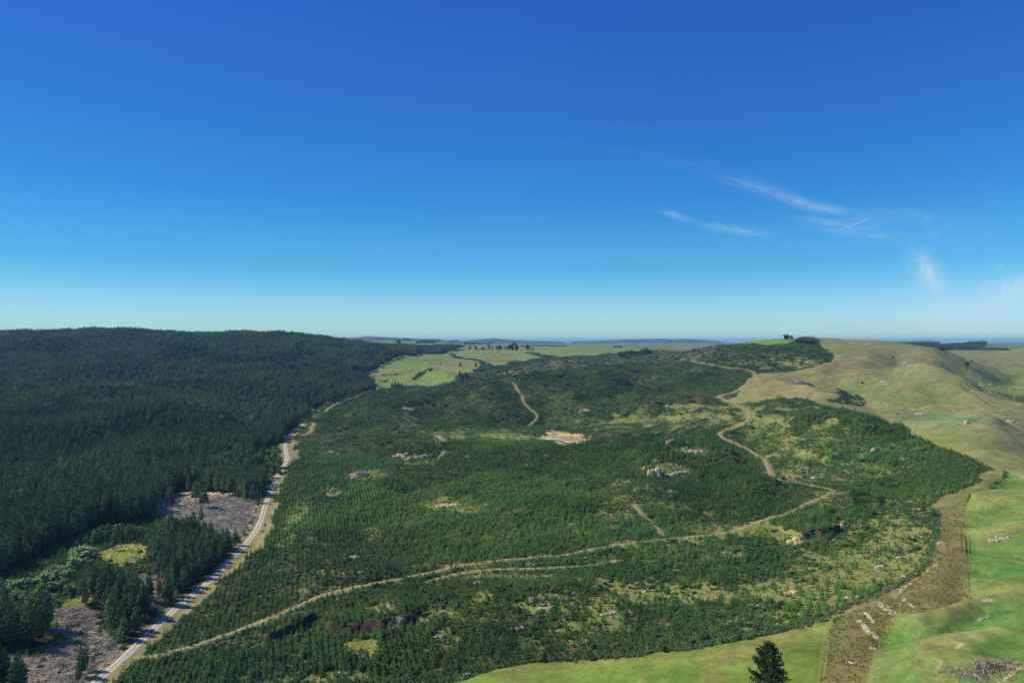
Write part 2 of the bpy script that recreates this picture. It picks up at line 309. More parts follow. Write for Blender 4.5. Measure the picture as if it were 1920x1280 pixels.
for a in [  # right-hand pasture
    ([(1600,688),(1700,688),(1760,697),(1805,720),(1860,745),(1925,768),(1990,800)], 5, 45, 12, 80), ([(1700,768),(1760,766),(1830,781),(1880,800),(1925,828)], 4, 26, 7, 45), ([(1430,714),(1490,728),(1540,742),(1600,762)], 5, 32, 6, 60),
    ([(1660,800),(1740,800),(1810,797),(1870,812),(1925,850)], 3, 22, 5, 40), ([(1690,660),(1672,685),(1680,700),(1665,730),(1640,752)], -5, 26), ([(1786,680),(1812,700),(1848,724)], -9, 45), ([(1925,688),(1880,708),(1852,724)], -9, 40),
    ([(1600,716),(1598,735),(1588,752)], -7, 26), ([(1480,690),(1560,685),(1640,678)], 4, 30), ([(1500,700),(1520,715),(1560,730)], -4, 22), ([(1720,720),(1760,740),(1790,758)], -4, 25), ([(1640,715),(1700,735),(1760,755)], 3.5, 25),
    # near green slopes
    ([(1650,1170),(1740,1158),(1826,1133),(1880,1122),(1960,1112)], 2.2, 7, 2.5, 12), ([(1826,1092),(1880,1066),(1930,1040)], -2.6, 8), ([(1810,990),(1850,966),(1900,935)], -2.4, 11), ([(1750,1186),(1830,1163),(1885,1148)], -1.8, 5), ([(1690,1290),(1740,1255),(1800,1218),(1870,1182)], 2.4, 7),
    ([(1690,1225),(1750,1206),(1815,1190)], 1.6, 5), ([(1700,1245),(1755,1222),(1800,1200)], -1.4, 5), ([(1830,1030),(1880,1005),(1930,985)], 2.0, 12), ([(1840,925),(1880,905),(1930,890)], -2, 14), ([(1640,1270),(1680,1225),(1700,1180)], -1.2, 6), ([(1800,1275),(1850,1215),(1925,1190)], -1.6, 7),
    # valley and plantation hills
    ([(600,812),(700,790),(800,776),(872,742)], -8, 38), ([(640,786),(720,762),(835,744)], 7, 38, 8, 60), ([(640,858),(690,836),(770,820)], -6, 26), ([(700,850),(800,838),(880,822)], 4, 24), ([(905,726),(932,760),(940,790)], 8, 34), ([(1022,740),(1018,765),(1022,795)], -10, 32),
    ([(1060,735),(1080,765),(1100,790)], 7, 34), ([(1210,698),(1185,722),(1166,748)], -16, 52), ([(1105,698),(1130,720),(1150,745)], 9, 38), ([(1260,690),(1220,722),(1195,750)], 8, 36), ([(1110,800),(1200,772),(1280,756),(1345,748)], 6, 28, 8, 50), ([(1190,828),(1240,815),(1290,800)], -6, 24),
    ([(610,965),(700,935),(800,905),(900,884),(1010,862)], -6, 26), ([(620,990),(740,950),(860,915),(960,890),(1060,862)], 4.5, 24), ([(1170,868),(1240,848),(1320,846),(1390,872)], 5.5, 24, 6, 40), ([(1230,992),(1300,955),(1400,960)], -5, 18), ([(1380,930),(1430,905),(1470,915)], 3, 16),
    ([(860,712),(930,704),(1040,712),(1110,705)], 8, 40, 10, 90), ([(1460,800),(1540,790),(1640,820)], 4, 26), ([(1450,850),(1530,850),(1600,870)], -3, 18), ([(1640,900),(1700,925),(1740,955)], -3, 14), ([(1480,960),(1600,940),(1700,945)], -4, 12), ([(880,1120),(1000,1110),(1150,1098)], 2.2, 9), ([(900,1185),(1060,1172),(1250,1160)], -2.4, 9),
    ([(1250,1120),(1400,1085),(1560,1060)], 2.5, 10), ([(560,1110),(640,1085),(760,1065)], 2.5, 10),
    ([(690,703),(770,688),(850,690),(885,698)], 4, 45, 5, 60, .2), ([(715,714),(770,710),(800,700),(818,690)], -6, 30, 0, None, .35), ([(745,724),(800,699),(850,712),(865,722)], 5, 40, 4, 50, .1), ([(905,668),(935,676),(960,670),(985,676)], -6, 50, 0, None, .5), ([(680,668),(760,672),(830,672)], 3, 60, 0, None, .1),
    # forest hills
    ([(-150,716),(100,709),(250,704),(400,708),(520,724),(600,742)], 5, 60, 14, 170), ([(-100,800),(100,778),(300,790),(440,815)], 3, 45, 5, 80), ([(60,905),(120,868),(210,830),(280,790)], -9, 38), ([(470,850),(450,800),(470,760),(500,735)], -12, 45), ([(300,850),(360,800),(420,760)], 2, 40),
    ([(-50,690),(120,672),(300,668),(480,676)], 10, 80, 18, 170), ([(200,690),(260,665),(300,645)], -14, 90), ([(560,700),(620,680),(700,668)], 7, 70, 12, 100), ([(90,650),(160,670),(200,690)], -12, 80), ([(430,640),(460,660),(520,690)], -12, 80)]:
    fold_line(*a)
for pts, h, back in [([(490,1208),(530,1190),(565,1174),(600,1152)], 3.6, 40), ([(600,1176),(620,1184),(650,1186),(680,1180),(700,1178),(740,1172),(797,1158)], 3.8, 30),
                     ([(1500,1014),(1530,1006),(1560,998),(1588,990)], 3.8, 24)]:
    pw = polyw(pts); x0 = min(p[0] for p in pw)-90; x1 = max(p[0] for p in pw)+90; y0 = min(p[1] for p in pw)-90; y1 = max(p[1] for p in pw)+90
    m = (XX > x0) & (XX < x1) & (YY > y0) & (YY < y1)
    d, s, t = dline(pw, XX[m], YY[m])
    sdist = d*s+fbm(XX[m]/14, YY[m]/14, 77, 4)*0.8+fbm(XX[m]/4, YY[m]/4, 79, 2)*0.7
    ends = sstep(0, 0.12, t)*(1-sstep(0.88, 1.0, t))*(0.8+0.4*fbm(XX[m]/12, YY[m]/12, 78, 2))
    up = np.where(sdist > 0, np.exp(-np.maximum(sdist, 0)/back), 0)*sstep(-0.3, 0.9, sdist)*h*ends
    dn = -np.where(sdist <= 0, np.exp(np.minimum(sdist, 0)/14.0), 1-sstep(-0.3, 0.9, sdist))*h*0.35*ends*(sdist < 0.9)
    Z[m] += up+dn; ROCKM[m] = np.maximum(ROCKM[m], sstep(-1.6, -0.4, sdist)*(1-sstep(0.7, 1.3, sdist))*(ends > 0.35))
PX, PY = proj(XX, YY, Z)

BARE = [(1012,824),(1030,806),(1052,808),(1085,812),(1112,822),(1084,834),(1060,837),(1040,829)]
bx, by = hit(1052, 826); bf = 1-sstep(0.55, 1.3, np.hypot((XX-bx)/46, (YY-by)/52)); PANZ = float(zat(bx, by)); Z = Z*(1-bf)+PANZ*bf
# ------------------------------------------------------------------ roads and tracks, traced in order of distance
ROADS = {
 'gravel_road': ([(120,1330),(185,1274),(225,1240),(262,1204),(300,1168),(340,1132),(385,1096),(420,1064),(450,1033),(478,1000),(490,975),(500,940),(512,910),(527,880),(541,862),(534,838),(538,822),(552,806),(570,794)], 6.2),
 'farm_road': ([(585,783),(620,762),(650,749),(680,738),(705,729),(712,723)], 2.8),
 'plantation_track': ([(236,1236),(300,1228),(360,1212),(430,1188),(480,1168),(540,1146),(590,1120),(650,1103),(720,1090),(800,1075),(860,1060),(940,1050),(1000,1044),(1060,1040),(1150,1022),(1230,1012),(1300,1006),(1370,998),(1400,988),(1430,973),(1470,966),(1500,950),(1540,934),(1566,920)], 2.9),
 'ridge_track': ([(1566,919),(1520,908),(1480,903),(1447,897),(1440,870),(1425,855),(1390,835),(1362,825),(1345,812),(1365,805),(1395,795),(1410,777),(1390,762),(1360,750),(1343,742),(1380,735),(1395,724),(1412,710),(1420,700),(1400,691),(1375,690),(1340,685),(1296,676)], 3.8),
 'lower_track': ([(795,1092),(850,1076),(900,1068),(960,1066),(1040,1064),(1110,1060),(1170,1048)], 2.5),
 'hillside_track': ([(990,800),(1008,784),(1006,775),(990,764),(980,752),(980,742),(970,732),(962,716)], 2.6),
 'spur_track': ([(1240,1004),(1228,985),(1205,965),(1186,944)], 2.6),
 'clearing_track': ([(820,816),(827,822),(833,828)], 5.0),
 'side_track': ([(563,816),(578,813),(585,806),(582,800),(590,798),(586,792)], 3.5),
 'fence_track': ([(1746,1058),(1700,1086),(1682,1104),(1668,1124),(1600,1140),(1555,1155),(1500,1178)], 2.2),
}
ROADW = {}
RDIST = np.full(Z.shape, 1e9)
def resample(p, step):
    d = np.r_[0, np.cumsum(np.hypot(*np.diff(p, axis=0).T))]; m = max(2, int(d[-1]/step)+1); s = np.linspace(0, d[-1], m)
    return np.stack([np.interp(s, d, p[:, 0]), np.interp(s, d, p[:, 1])], 1)
import bisect
for nm, (pts, wd) in ROADS.items():
    w2 = [hit(*p) for p in chaikin(pts, 1)]
    w2 = chaikin(w2, 2); w2 = resample(w2, 2.0); w2 = np.array([w2[max(0, i-2):i+3].mean(0) for i in range(len(w2))]); ROADW[nm] = (w2, wd)
    # level the bed: smooth the height along the line and cut it into the slope
    zr = zat(w2[:, 0], w2[:, 1]); k = np.ones(9)/9; zs = np.convolve(np.pad(zr, 4, mode='edge'), k, 'valid')
    x0, x1, y0, y1 = w2[:, 0].min()-25, w2[:, 0].max()+25, w2[:, 1].min()-25, w2[:, 1].max()+25
    ii, jj = np.where((XX > x0) & (XX < x1) & (YY > y0) & (YY < y1))
    X_, Y_ = XX[ii, jj], YY[ii, jj]; D = np.full(len(ii), 1e9); ZT = np.zeros(len(ii))
    for a in range(0, len(w2), 8):
        seg = w2[a:a+9]; c = seg.mean(0); rr = np.hypot(X_-c[0], Y_-c[1]); q = rr < 32
        if not q.any(): continue
        dd = np.hypot(X_[q, None]-seg[None, :, 0], Y_[q, None]-seg[None, :, 1]); am = dd.argmin(1); dm = dd.min(1)
        idx = np.where(q)[0]; b = dm < D[idx]; D[idx[b]] = dm[b]; ZT[idx[b]] = zs[a+am[b]]
    wgt = 1-sstep(wd*0.75, wd*0.75+6, D)
    Z[ii, jj] = Z[ii, jj]*(1-wgt)+ZT*wgt
    RDIST[ii, jj] = np.minimum(RDIST[ii, jj], D/wd)
PX, PY = proj(XX, YY, Z)

# ------------------------------------------------------------------ land cover
FOREST = [(-900,560),(640,560),(870,640),(872,668),(838,672),(800,670),(770,680),(722,691),(690,700),(672,706),(690,716),(704,722),(706,729),(650,746),(590,768),(566,786),(540,812),(526,832),(500,840),
          (480,850),(470,880),(505,880),(500,900),(480,935),(440,930),(395,922),(335,925),(300,940),(296,965),(240,985),(190,985),(160,998),(130,1018),(80,1038),(40,1064),(0,1080),(-900,1110)]
NEARWOOD = [[(178,1108),(215,1092),(250,1098),(262,1125),(286,1172),(262,1192),(240,1212),(215,1185),(185,1150)],
            [(300,1085),(282,1050),(300,1024),(345,1012),(420,1022),(452,1016),(432,1040),(400,1070),(340,1112),(318,1122)],
            [(-900,1160),(50,1165),(92,1180),(98,1212),(50,1222),(-10,1215),(-900,1215)], [(-900,1290),(0,1275),(40,1300),(60,1400),(-900,1400)],
            [(140,1260),(165,1262),(165,1290),(138,1290)], [(300,1120),(318,1105),(335,1120),(310,1140)], [(470,880),(506,880),(500,905),(478,945),(468,960)]]
SLASH = [[(296,942),(335,922),(400,920),(470,935),(486,958),(476,985),(450,1006),(420,1004),(350,975),(300,968)], [(98,1142),(168,1132),(190,1172),(232,1215),(205,1255),(140,1320),(-60,1320),(0,1222),(70,1236),(112,1205)],
         [(258,1070),(300,1078),(320,1118),(300,1140),(272,1130),(262,1100)]]
MEADOW = [[(180,1035),(222,1018),(285,1018),(270,1046),(228,1066),(190,1052)], [(115,1128),(150,1116),(172,1118),(160,1136),(120,1142)], [(70,1128),(95,1130),(90,1155),(70,1150)],
          [(640,1208),(668,1198),(705,1202),(716,1222),(700,1236),(660,1230),(640,1220)]]
POND2 = [(666,1218),(682,1216),(694,1222),(690,1229),(674,1228)]
FM = region(FOREST, 380, 3400, 5) & ~RM['mid']
for p in NEARWOOD: FM |= region(p, 0, 700, 12)
SM = np.zeros(Z.shape, bool)
for p in SLASH: SM |= region(p, 0, 700, 16)
MM = np.zeros(Z.shape, bool)
for p in MEADOW: MM |= region(p, 0, 520, 7)
BM = region(BARE, 600, 950, 9)
GULLY = region([(1545,745),(1575,745),(1568,730),(1580,725),(1605,724),(1612,740),(1624,752),(1622,762),(1600,760),(1560,754)], 600, 1300, 3)
HILLW = region([(1355,645),(1470,646),(1500,636),(1525,640),(1562,662),(1560,680),(1500,688),(1420,700),(1310,676),(1380,668)], 1000, 2000, 3)
SCRUBH = region([(1160,664),(1290,652),(1360,646),(1390,668),(1300,675),(1230,680),(1140,682),(1060,692),(930,705),(960,690),(1030,676)], 1300, 2600, 4)
CREEK = region([(862,716),(885,700),(905,684),(930,690),(950,684),(960,690),(930,712),(905,722),(870,726)], 1300, 2300, 3)
# openness of the plantation: light grassy gaps (px, py, rx, ry, amount)
OPEN = [(1500,850,120,60,.55),(1430,800,70,30,.5),(1320,775,110,28,.55),(1180,790,70,22,.4),(1600,880,70,25,.4),(1700,850,50,25,.3),(1560,940,60,20,.4),(1600,1060,120,45,.62),(1700,1000,60,40,.55),(1500,1110,110,30,.55),
        (1400,1110,60,20,.5),(1230,1030,130,20,.6),(1120,1050,60,12,.4),(1220,1110,90,20,.5),(1060,1130,90,30,.55),(1000,1150,60,30,.45),(940,1080,110,12,.35),(920,1120,50,12,.4),(900,812,110,10,.75),(960,818,60,10,.7),(640,1075,60,10,.5),
        (700,1000,20,20,.4),(720,1140,40,12,.45),(620,920,18,9,1.),(1160,960,40,50,.6),(1200,930,90,30,.35),(1170,905,30,14,.6),(1300,845,40,10,.5),(850,945,60,14,.6),(560,950,30,50,.45),(540,1000,20,30,.5),(1380,990,80,14,.6),
        (1450,665,80,8,.25),(1480,680,80,12,.6),(1400,680,70,7,.45),(770,860,60,12,.5),(690,890,40,10,.5),(1240,880,60,14,.55),(1540,700,20,8,.3),(650,845,30,20,.2),(760,790,60,14,.3),(1100,795,60,12,.3),(1140,768,60,8,.2),(880,1155,120,14,.4),(760,1160,60,10,.4),
        (1100,1180,160,22,.2),(1300,1010,60,12,.5),(1330,1040,60,9,.5),(500,1200,60,14,.2),(520,1240,60,14,.4),(600,1270,160,14,.35),(1480,1170,120,12,.2),(600,1105,90,9,.4),(840,1060,100,7,.4), (1060,1090,70,10,.3),(1480,890,60,9,.5)]
OP = np.zeros(Z.shape)
wpx = fbm(XX/30, YY/30, 51, 3); wpy = fbm(XX/30, YY/30, 52, 3)
for px, py, rx, ry, a in OPEN:
    OP = np.maximum(OP, a*np.exp(-(((PX+wpx*rx*0.5-px)/rx)**2+((PY+wpy*ry*0.6-py)/ry)**2)**1.5))
OP = OP*(0.75+0.8*fbm(XX/14, YY/14, 53, 3))+0.42*sstep(0.12, 0.6, fbm(XX/19, YY/19, 54, 4))*sstep(0.0, 0.3, 0.15+fbm(XX/110, YY/110, 55, 2))*(1-0.85*sstep(650, 950, YY))
OP = np.clip(np.where(HILLW, np.minimum(OP, 0.5), OP), 0, 1)
SPARSE = region([(1100,1190),(1560,1150),(1740,1060),(1757,950),(1700,920),(1420,1010),(1100,1120)], 200, 700, 5)
OP = np.where(SPARSE, np.clip(OP+0.13+0.42*sstep(0.05, .5, fbm(XX/15, YY/15, 191, 4)), 0, 1), OP)
SPB = region([(1400,760),(1500,752),(1700,806),(1850,872),(1700,915),(1580,925),(1450,900),(1400,830)], 450, 960, 6); OP = np.where(SPB, np.clip(OP+0.05+0.55*sstep(0.12, .55, fbm(XX/15, YY/15, 192, 4))*(1.1-0.6*sstep(1480, 1640, PX)), 0, 1), OP)
TIPROW = region([(1700,938),(1745,912),(1830,892),(1842,900),(1770,930),(1740,950)], 300, 600, 2)
plant = ~((grass & ~TIPROW) | RM['rough'] | FM | SM | MM | BM) & (YY < 2900) & (RDIST > 0.85)
def S(r, g, b):   # sRGB 0-255 to linear
    c = np.array([r, g, b])/255.; return np.where(c <= 0.04045, c/12.92, ((c+0.055)/1.055)**2.4)
col = np.zeros(Z.shape+(3,))
n1 = fbm(XX/9, YY/9, 61, 4)[..., None]; n2 = fbm(XX/70, YY/70, 62, 4)[..., None]; n3 = fbm(XX/300, YY/300, 63, 3)[..., None]; n4 = fbm(XX/2.5, YY/2.5, 64, 2)[..., None]
def mx(a, b, t): return a*(1-t)+b*t
under = mx(S(50, 72, 30), S(84, 90, 44), np.clip(0.5+n1*1.2, 0, 1))
opencol = mx(S(150, 146, 84), S(124, 136, 66), np.clip(0.5+n1*1.2, 0, 1))
col[:] = mx(under, opencol, sstep(0.12, 0.42, OP)[..., None])
def setm(m, c): col[m] = np.broadcast_to(c, col.shape)[m]
setm(SCRUBH, mx(S(66, 88, 46), S(108, 106, 66), np.clip(0.5+n2*1.4, 0, 1)))
setm(FM, mx(S(50, 46, 34), S(66, 60, 40), np.clip(0.5+n1, 0, 1)))
setm(SM, mx(S(130, 116, 86), S(192, 178, 146), np.clip(0.5+n1*1.6, 0, 1)))
setm(MM, mx(S(122, 132, 58), S(146, 144, 70), np.clip(0.5+n1, 0, 1)))
setm(RM['field'], mx(S(124, 144, 60), S(112, 140, 56), np.clip(0.5+n2*1.3, 0, 1)))
setm(RM['green'], mx(S(122, 146, 76), S(106, 140, 66), np.clip(0.5+n2*1.2, 0, 1)))
setm(RM['past'], mx(S(136, 140, 84), S(122, 136, 78), np.clip(0.5+n2*1.4+0.3*n1, 0, 1)))
setm(RM['tip'], mx(S(122, 126, 72), S(138, 132, 80), np.clip(0.5+n1, 0, 1)))
setm(RM['rough'], mx(S(142, 126, 76), S(112, 112, 58), np.clip(0.5+n1*1.5, 0, 1)))
setm(RM['mid'], mx(S(116, 142, 72), S(126, 146, 78), np.clip(0.5+n2, 0, 1)))
setm(RM['far'], mx(mx(S(106, 132, 72), S(128, 138, 84), np.clip(0.5+n3*1.6, 0, 1)), S(142, 130, 86), np.clip(n3*2-0.5, 0, 1)))
FH = (YY > 5600) & (Z > 118); col[FH] = S(74, 92, 62)
# field-scale colour of the grass itself: dried tan faces, lush strips, topdressed pale paddock
def blob(px, py, rx, ry, c, a, ang=0, pw=1.2):
    global col
    dx = PX-px+wpx*rx*0.35; dy = PY-py+wpy*ry*0.5; ca, sa = math.cos(R(ang)), math.sin(R(ang))
    e = ((dx*ca+dy*sa)/rx)**2+((-dx*sa+dy*ca)/ry)**2
    wgt = (a*np.exp(-e**pw)*(grass | RM['rough']))[..., None]
    col = col*(1-wgt)+S(*c)*wgt
TAN = (152, 132, 86); TAN2 = (160, 138, 94); LUSH = (92, 140, 66)
for b in [(1480,735,90,24,TAN2,.75,6),(1560,700,60,12,TAN,.5,4),(1500,712,70,10,TAN2,.5,0),(1640,700,70,12,TAN,.4,10),(1420,750,50,8,(146,142,80),.7,0),(1560,665,120,9,(134,132,84),.6,3),
          (1700,668,160,14,(132,128,86),.6,4),(1570,675,60,7,(132,136,86),.5,10),(1690,795,60,8,TAN,.6,22),(1640,790,70,12,(138,140,84),.6,12),(1540,762,60,6,(138,140,82),.6,8),
          (1760,790,66,14,(120,152,104),.75,-3),(1790,785,60,8,(84,146,84),.6,4),(1870,805,60,9,(146,166,124),.65,24),(1860,815,60,10,TAN,.3,24),(1780,826,120,20,(134,142,72),.5,16),(1850,720,100,14,(128,136,86),.4,14),
          (1700,745,90,10,(116,138,72),.5,4),(1880,740,60,16,(118,138,76),.6,20),(1900,735,40,16,(112,146,64),.7,14),(1620,750,26,12,TAN,.6,60),(1840,760,70,6,(142,132,92),.5,28),(1800,745,80,6,(142,136,90),.5,22),
          (1600,690,80,5,(142,128,88),.5,6),(1660,722,60,7,(126,132,76),.4,0),
          (1200,1240,300,9,(146,134,78),.65,-4),(1330,1250,60,30,(140,138,66),.55,0),(1420,1215,100,12,(150,136,80),.7,-14),(1290,1262,26,30,(92,142,56),.5,10),(980,1262,90,16,(136,142,66),.5,0),(1160,1262,80,16,(130,144,62),.4,0),(1510,1215,36,40,(118,142,62),.6,-20),(1480,1185,90,8,(144,126,78),.7,-18),(1340,1275,20,18,(150,126,82),.4,0),
          (1860,1000,70,26,(140,148,88),.75,-8),(1850,950,50,20,(128,144,78),.6,-25),(1890,1065,60,8,(76,132,56),.65,-20),(1830,1070,20,50,(84,136,60),.6,0),(1870,1110,60,10,(138,140,84),.7,-18),(1800,1160,80,10,(138,146,84),.6,-14),(1860,1150,80,8,(84,132,58),.5,-12),
          (1780,1205,50,14,(142,138,90),.6,-16),(1760,1250,40,40,(148,142,86),.7,-50),(1870,1205,60,24,(78,132,52),.8,-10),(1700,1240,50,40,(100,146,64),.6,0),(1820,1232,40,8,(74,124,52),.5,0),(1690,1175,60,10,(128,142,76),.5,-12),(1740,1190,60,8,(86,134,60),.5,-20),(1900,1250,60,20,(100,140,60),.6,0),
          (1640,1200,30,50,(106,86,54),.5,0),(1780,1090,24,60,(100,88,60),.6,0),(1760,1000,14,60,(136,112,74),.6,0),(1690,1120,40,14,(132,116,74),.4,0),(1600,1230,50,50,(104,92,56),.5,0),(1570,1200,14,60,(118,128,64),.8,14),
          (740,690,70,14,(124,150,80),.4,0),(735,702,30,8,(136,122,80),.75,0),(780,712,16,8,(136,118,80),.7,-30),(845,690,16,12,(134,118,80),.7,40),(870,676,60,6,(138,134,86),.6,0),(935,670,36,6,(146,126,84),.75,0),(960,660,60,5,(112,144,72),.5,0),(1050,672,80,5,(138,130,88),.7,0),(905,684,24,7,(148,130,84),.7,0),(800,714,50,10,(116,148,70),.5,0),(1090,660,90,6,(108,142,72),.6,0),
          (1460,637,60,5,(110,146,62),.6,-3),(1250,656,60,4,(134,134,78),.6,-10)]:
    blob(*b[:6], b[6] if len(b) > 6 else 0)
for p_, w_ in (([(1610,1163),(1618,1170),(1628,1183),(1643,1195)], .8), ([(1622,1148),(1630,1157),(1638,1166)], .6), ([(1650,1130),(1660,1136),(1668,1146),(1678,1149)], 1.2), ([(1694,1122),(1702,1130),(1711,1137)], .7), ([(1686,1112),(1700,1098),(1720,1082),(1748,1064),(1757,1057)], .5), ([(1855,1010),(1868,1007),(1880,1012),(1888,1017)], .7), ([(1888,1010),(1898,1003)], .6), ([(1842,1127),(1858,1123)], 1.0), ([(1826,1168),(1838,1160),(1852,1152)], .5), ([(1790,1215),(1815,1205)], .5), ([(1750,1262),(1765,1240)], .4)):
    pw = polyw(p_); x0 = min(p[0] for p in pw)-8; x1 = max(p[0] for p in pw)+8; y0 = min(p[1] for p in pw)-8; y1 = max(p[1] for p in pw)+8; m = (XX > x0) & (XX < x1) & (YY > y0) & (YY < y1)
    d, s, t = dline(pw, XX[m], YY[m]); g = (1-sstep(.3, 1.3, d/w_+fbm(XX[m]/1.5, YY[m]/1.5, 181, 3)*.9))[:, None]*.85; col[m] = col[m]*(1-g)+S(206, 192, 158)*g
for p_, w_ in (([(1560,1150),(1556,1180),(1549,1220),(1543,1285)], .5), ([(1554,1150),(1548,1180),(1541,1220),(1533,1285)], .5), ([(1687,1118),(1688,1135),(1690,1152)], .35), ([(1628,1135),(1660,1155),(1680,1170)], .4)):
    pw = polyw(p_); x0 = min(p[0] for p in pw)-8; x1 = max(p[0] for p in pw)+8; y0 = min(p[1] for p in pw)-8; y1 = max(p[1] for p in pw)+8; m = (XX > x0) & (XX < x1) & (YY > y0) & (YY < y1)
    d, s, t = dline(pw, XX[m], YY[m]); g = (1-sstep(.5, 1.4, d/w_))[:, None]*.6; col[m] = col[m]*(1-g)+S(160, 160, 96)*g
setm(BM, mx(S(166, 150, 92), S(214, 190, 134), np.clip(0.5+n1*1.5, 0, 1)))
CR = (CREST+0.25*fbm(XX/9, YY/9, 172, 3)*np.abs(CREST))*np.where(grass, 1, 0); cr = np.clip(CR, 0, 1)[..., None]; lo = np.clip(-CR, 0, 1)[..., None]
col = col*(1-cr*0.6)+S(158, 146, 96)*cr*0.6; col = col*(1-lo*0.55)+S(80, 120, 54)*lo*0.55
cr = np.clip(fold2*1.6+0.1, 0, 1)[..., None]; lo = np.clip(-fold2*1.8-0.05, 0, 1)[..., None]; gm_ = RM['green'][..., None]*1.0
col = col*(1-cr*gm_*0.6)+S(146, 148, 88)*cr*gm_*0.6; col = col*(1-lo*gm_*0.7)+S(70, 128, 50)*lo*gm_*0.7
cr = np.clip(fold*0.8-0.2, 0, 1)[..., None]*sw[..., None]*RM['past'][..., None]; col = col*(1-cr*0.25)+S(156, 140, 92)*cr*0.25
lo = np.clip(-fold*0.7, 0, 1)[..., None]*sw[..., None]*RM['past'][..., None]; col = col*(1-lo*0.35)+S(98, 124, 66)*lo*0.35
pd = region(POND2, 0, 520, 1); setm(pd, S(74, 66, 52))
setm(ROCKM > 0.35, mx(S(70, 57, 42), S(104, 86, 64), np.clip(0.5+n1*1.4+np.sin(Z*5)[..., None]*0.3, 0, 1)))  # scarp faces: brown rock, darkened in the colour to stand for their shade
# trodden verges beside the roads
vg = (1-sstep(0.55, 1.25+0.4*sstep(600, 1000, YY), RDIST+fbm(XX/6, YY/6, 71, 3)*0.45))*(YY < 1800)
vgc = mx(S(142, 136, 78), S(154, 140, 92), np.clip(0.5+n1, 0, 1))
col = mx(col, vgc, vg[..., None])
# right-hand verge of the gravel road is a broad dry grass strip
d, s, t = dline([tuple(p) for p in ROADW['gravel_road'][0][::6]], XX, YY)
vb = (s < 0) & (d < 10+7*fbm(XX/22, YY/22, 72, 4)+2*np.sin(YY/60)) & (YY > 280) & (YY < 1000)
setm(vb & (RDIST > 0.5), vgc)
OP = np.where(vb, 0, OP); plant &= ~vb
terr = np.abs(np.sin((Z+fbm(XX/18, YY/18, 66, 3)*2.2)*4.2)); tw = (terr < 0.30)*sstep(-.1, .4, fbm(XX/50, YY/50, 67, 3)); col = np.where((grass*tw)[..., None] > 0, mx(col, np.broadcast_to(S(158, 148, 98), col.shape), (0.6*grass*tw)[..., None]), col)
worn = sstep(0.42, 0.62, fbm(XX/11, YY/11, 68, 4))[..., None]*grass[..., None]; col = mx(col, np.broadcast_to(S(160, 148, 102), col.shape), worn*0.5)
streak = fbm((XX*0.3+YY)/5, (XX-YY*0.3)/24, 65, 3)[..., None]
col = np.clip(col*(1+0.22*n1+0.20*n4+0.12*streak)*np.where(grass, 1, 0)[..., None]*np.where(RM['past'][..., None], np.array([1.03, 0.97, 0.9]), np.array([1.0, 0.98, 0.8]))+col*(1+0.18*n1+0.10*n4)*np.where(grass, 0, 1)[..., None], 0.004, 0.8)

def M(name):
    m = bpy.data.materials.new(name); m.use_nodes = True; t = m.node_tree; b = t.nodes['Principled BSDF']
    b.inputs['Roughness'].default_value = 0.9; b.inputs['Specular IOR Level'].default_value = 0.15
    return m, t, b
def link(name, me, kind=None, parent=None, **props):
    o = bpy.data.objects.new(name, me); sc.collection.objects.link(o)
    if parent is not None: o.parent = parent
    if kind: o['kind'] = kind
    for k, v in props.items(): o[k] = v
    return o
def mesh_np(name, V, Fq, mats=(), smooth=False, mi=None, n=4):
    me = bpy.data.meshes.new(name); V = np.asarray(V, np.float32); Fq = np.asarray(Fq, np.int32)
    me.vertices.add(len(V)); me.vertices.foreach_set('co', V.ravel())
    me.loops.add(Fq.size); me.loops.foreach_set('vertex_index', Fq.ravel())
    me.polygons.add(len(Fq)); me.polygons.foreach_set('loop_start', np.arange(len(Fq), dtype=np.int32)*Fq.shape[1])
    if smooth: me.polygons.foreach_set('use_smooth', np.ones(len(Fq), bool))
    else: me.polygons.foreach_set('use_smooth', np.zeros(len(Fq), bool))
    if mi is not None: me.polygons.foreach_set('material_index', np.asarray(mi, np.int32))
    for m in mats: me.materials.append(m)
    me.update(calc_edges=True); return me

def box(name, x0, x1, y0, y1, z0, z1):
    v = [(x, y, z) for z in (z0, z1) for y in (y0, y1) for x in (x0, x1)]
    me = bpy.data.meshes.new(name); me.from_pydata(v, [], [(0,2,3,1),(4,5,7,6),(0,1,5,4),(2,6,7,3),(0,4,6,2),(1,3,7,5)]); return me
# ground material: per-point soil and grass colour, broken by fine noise
gm, t, b = M('grass_and_soil')
at = N(t, 'ShaderNodeAttribute', attribute_name='cover'); geo = N(t, 'ShaderNodeNewGeometry')
f1, _ = noise(t, geo.outputs['Position'], 0.55, 6, 0.7); f2, _ = noise(t, geo.outputs['Position'], 0.08, 5, 0.65)
f3 = mathn(t, 'ADD', mathn(t, 'MULTIPLY', f1, 0.75), mathn(t, 'MULTIPLY', f2, 0.6))
k = ramp(t, f3, [(0.45, (0.68, 0.66, 0.6, 1)), (0.67, (1, 1, 1, 1)), (0.9, (1.3, 1.27, 1.3, 1))])
t.links.new(mixc(t, 1.0, at.outputs['Color'], k, 'MULTIPLY'), b.inputs['Base Color'])
bp = N(t, 'ShaderNodeBump'); bp.inputs['Strength'].default_value = 0.6; bp.inputs['Distance'].default_value = 0.35
t.links.new(f3, bp.inputs['Height']); t.links.new(bp.outputs[0], b.inputs['Normal'])

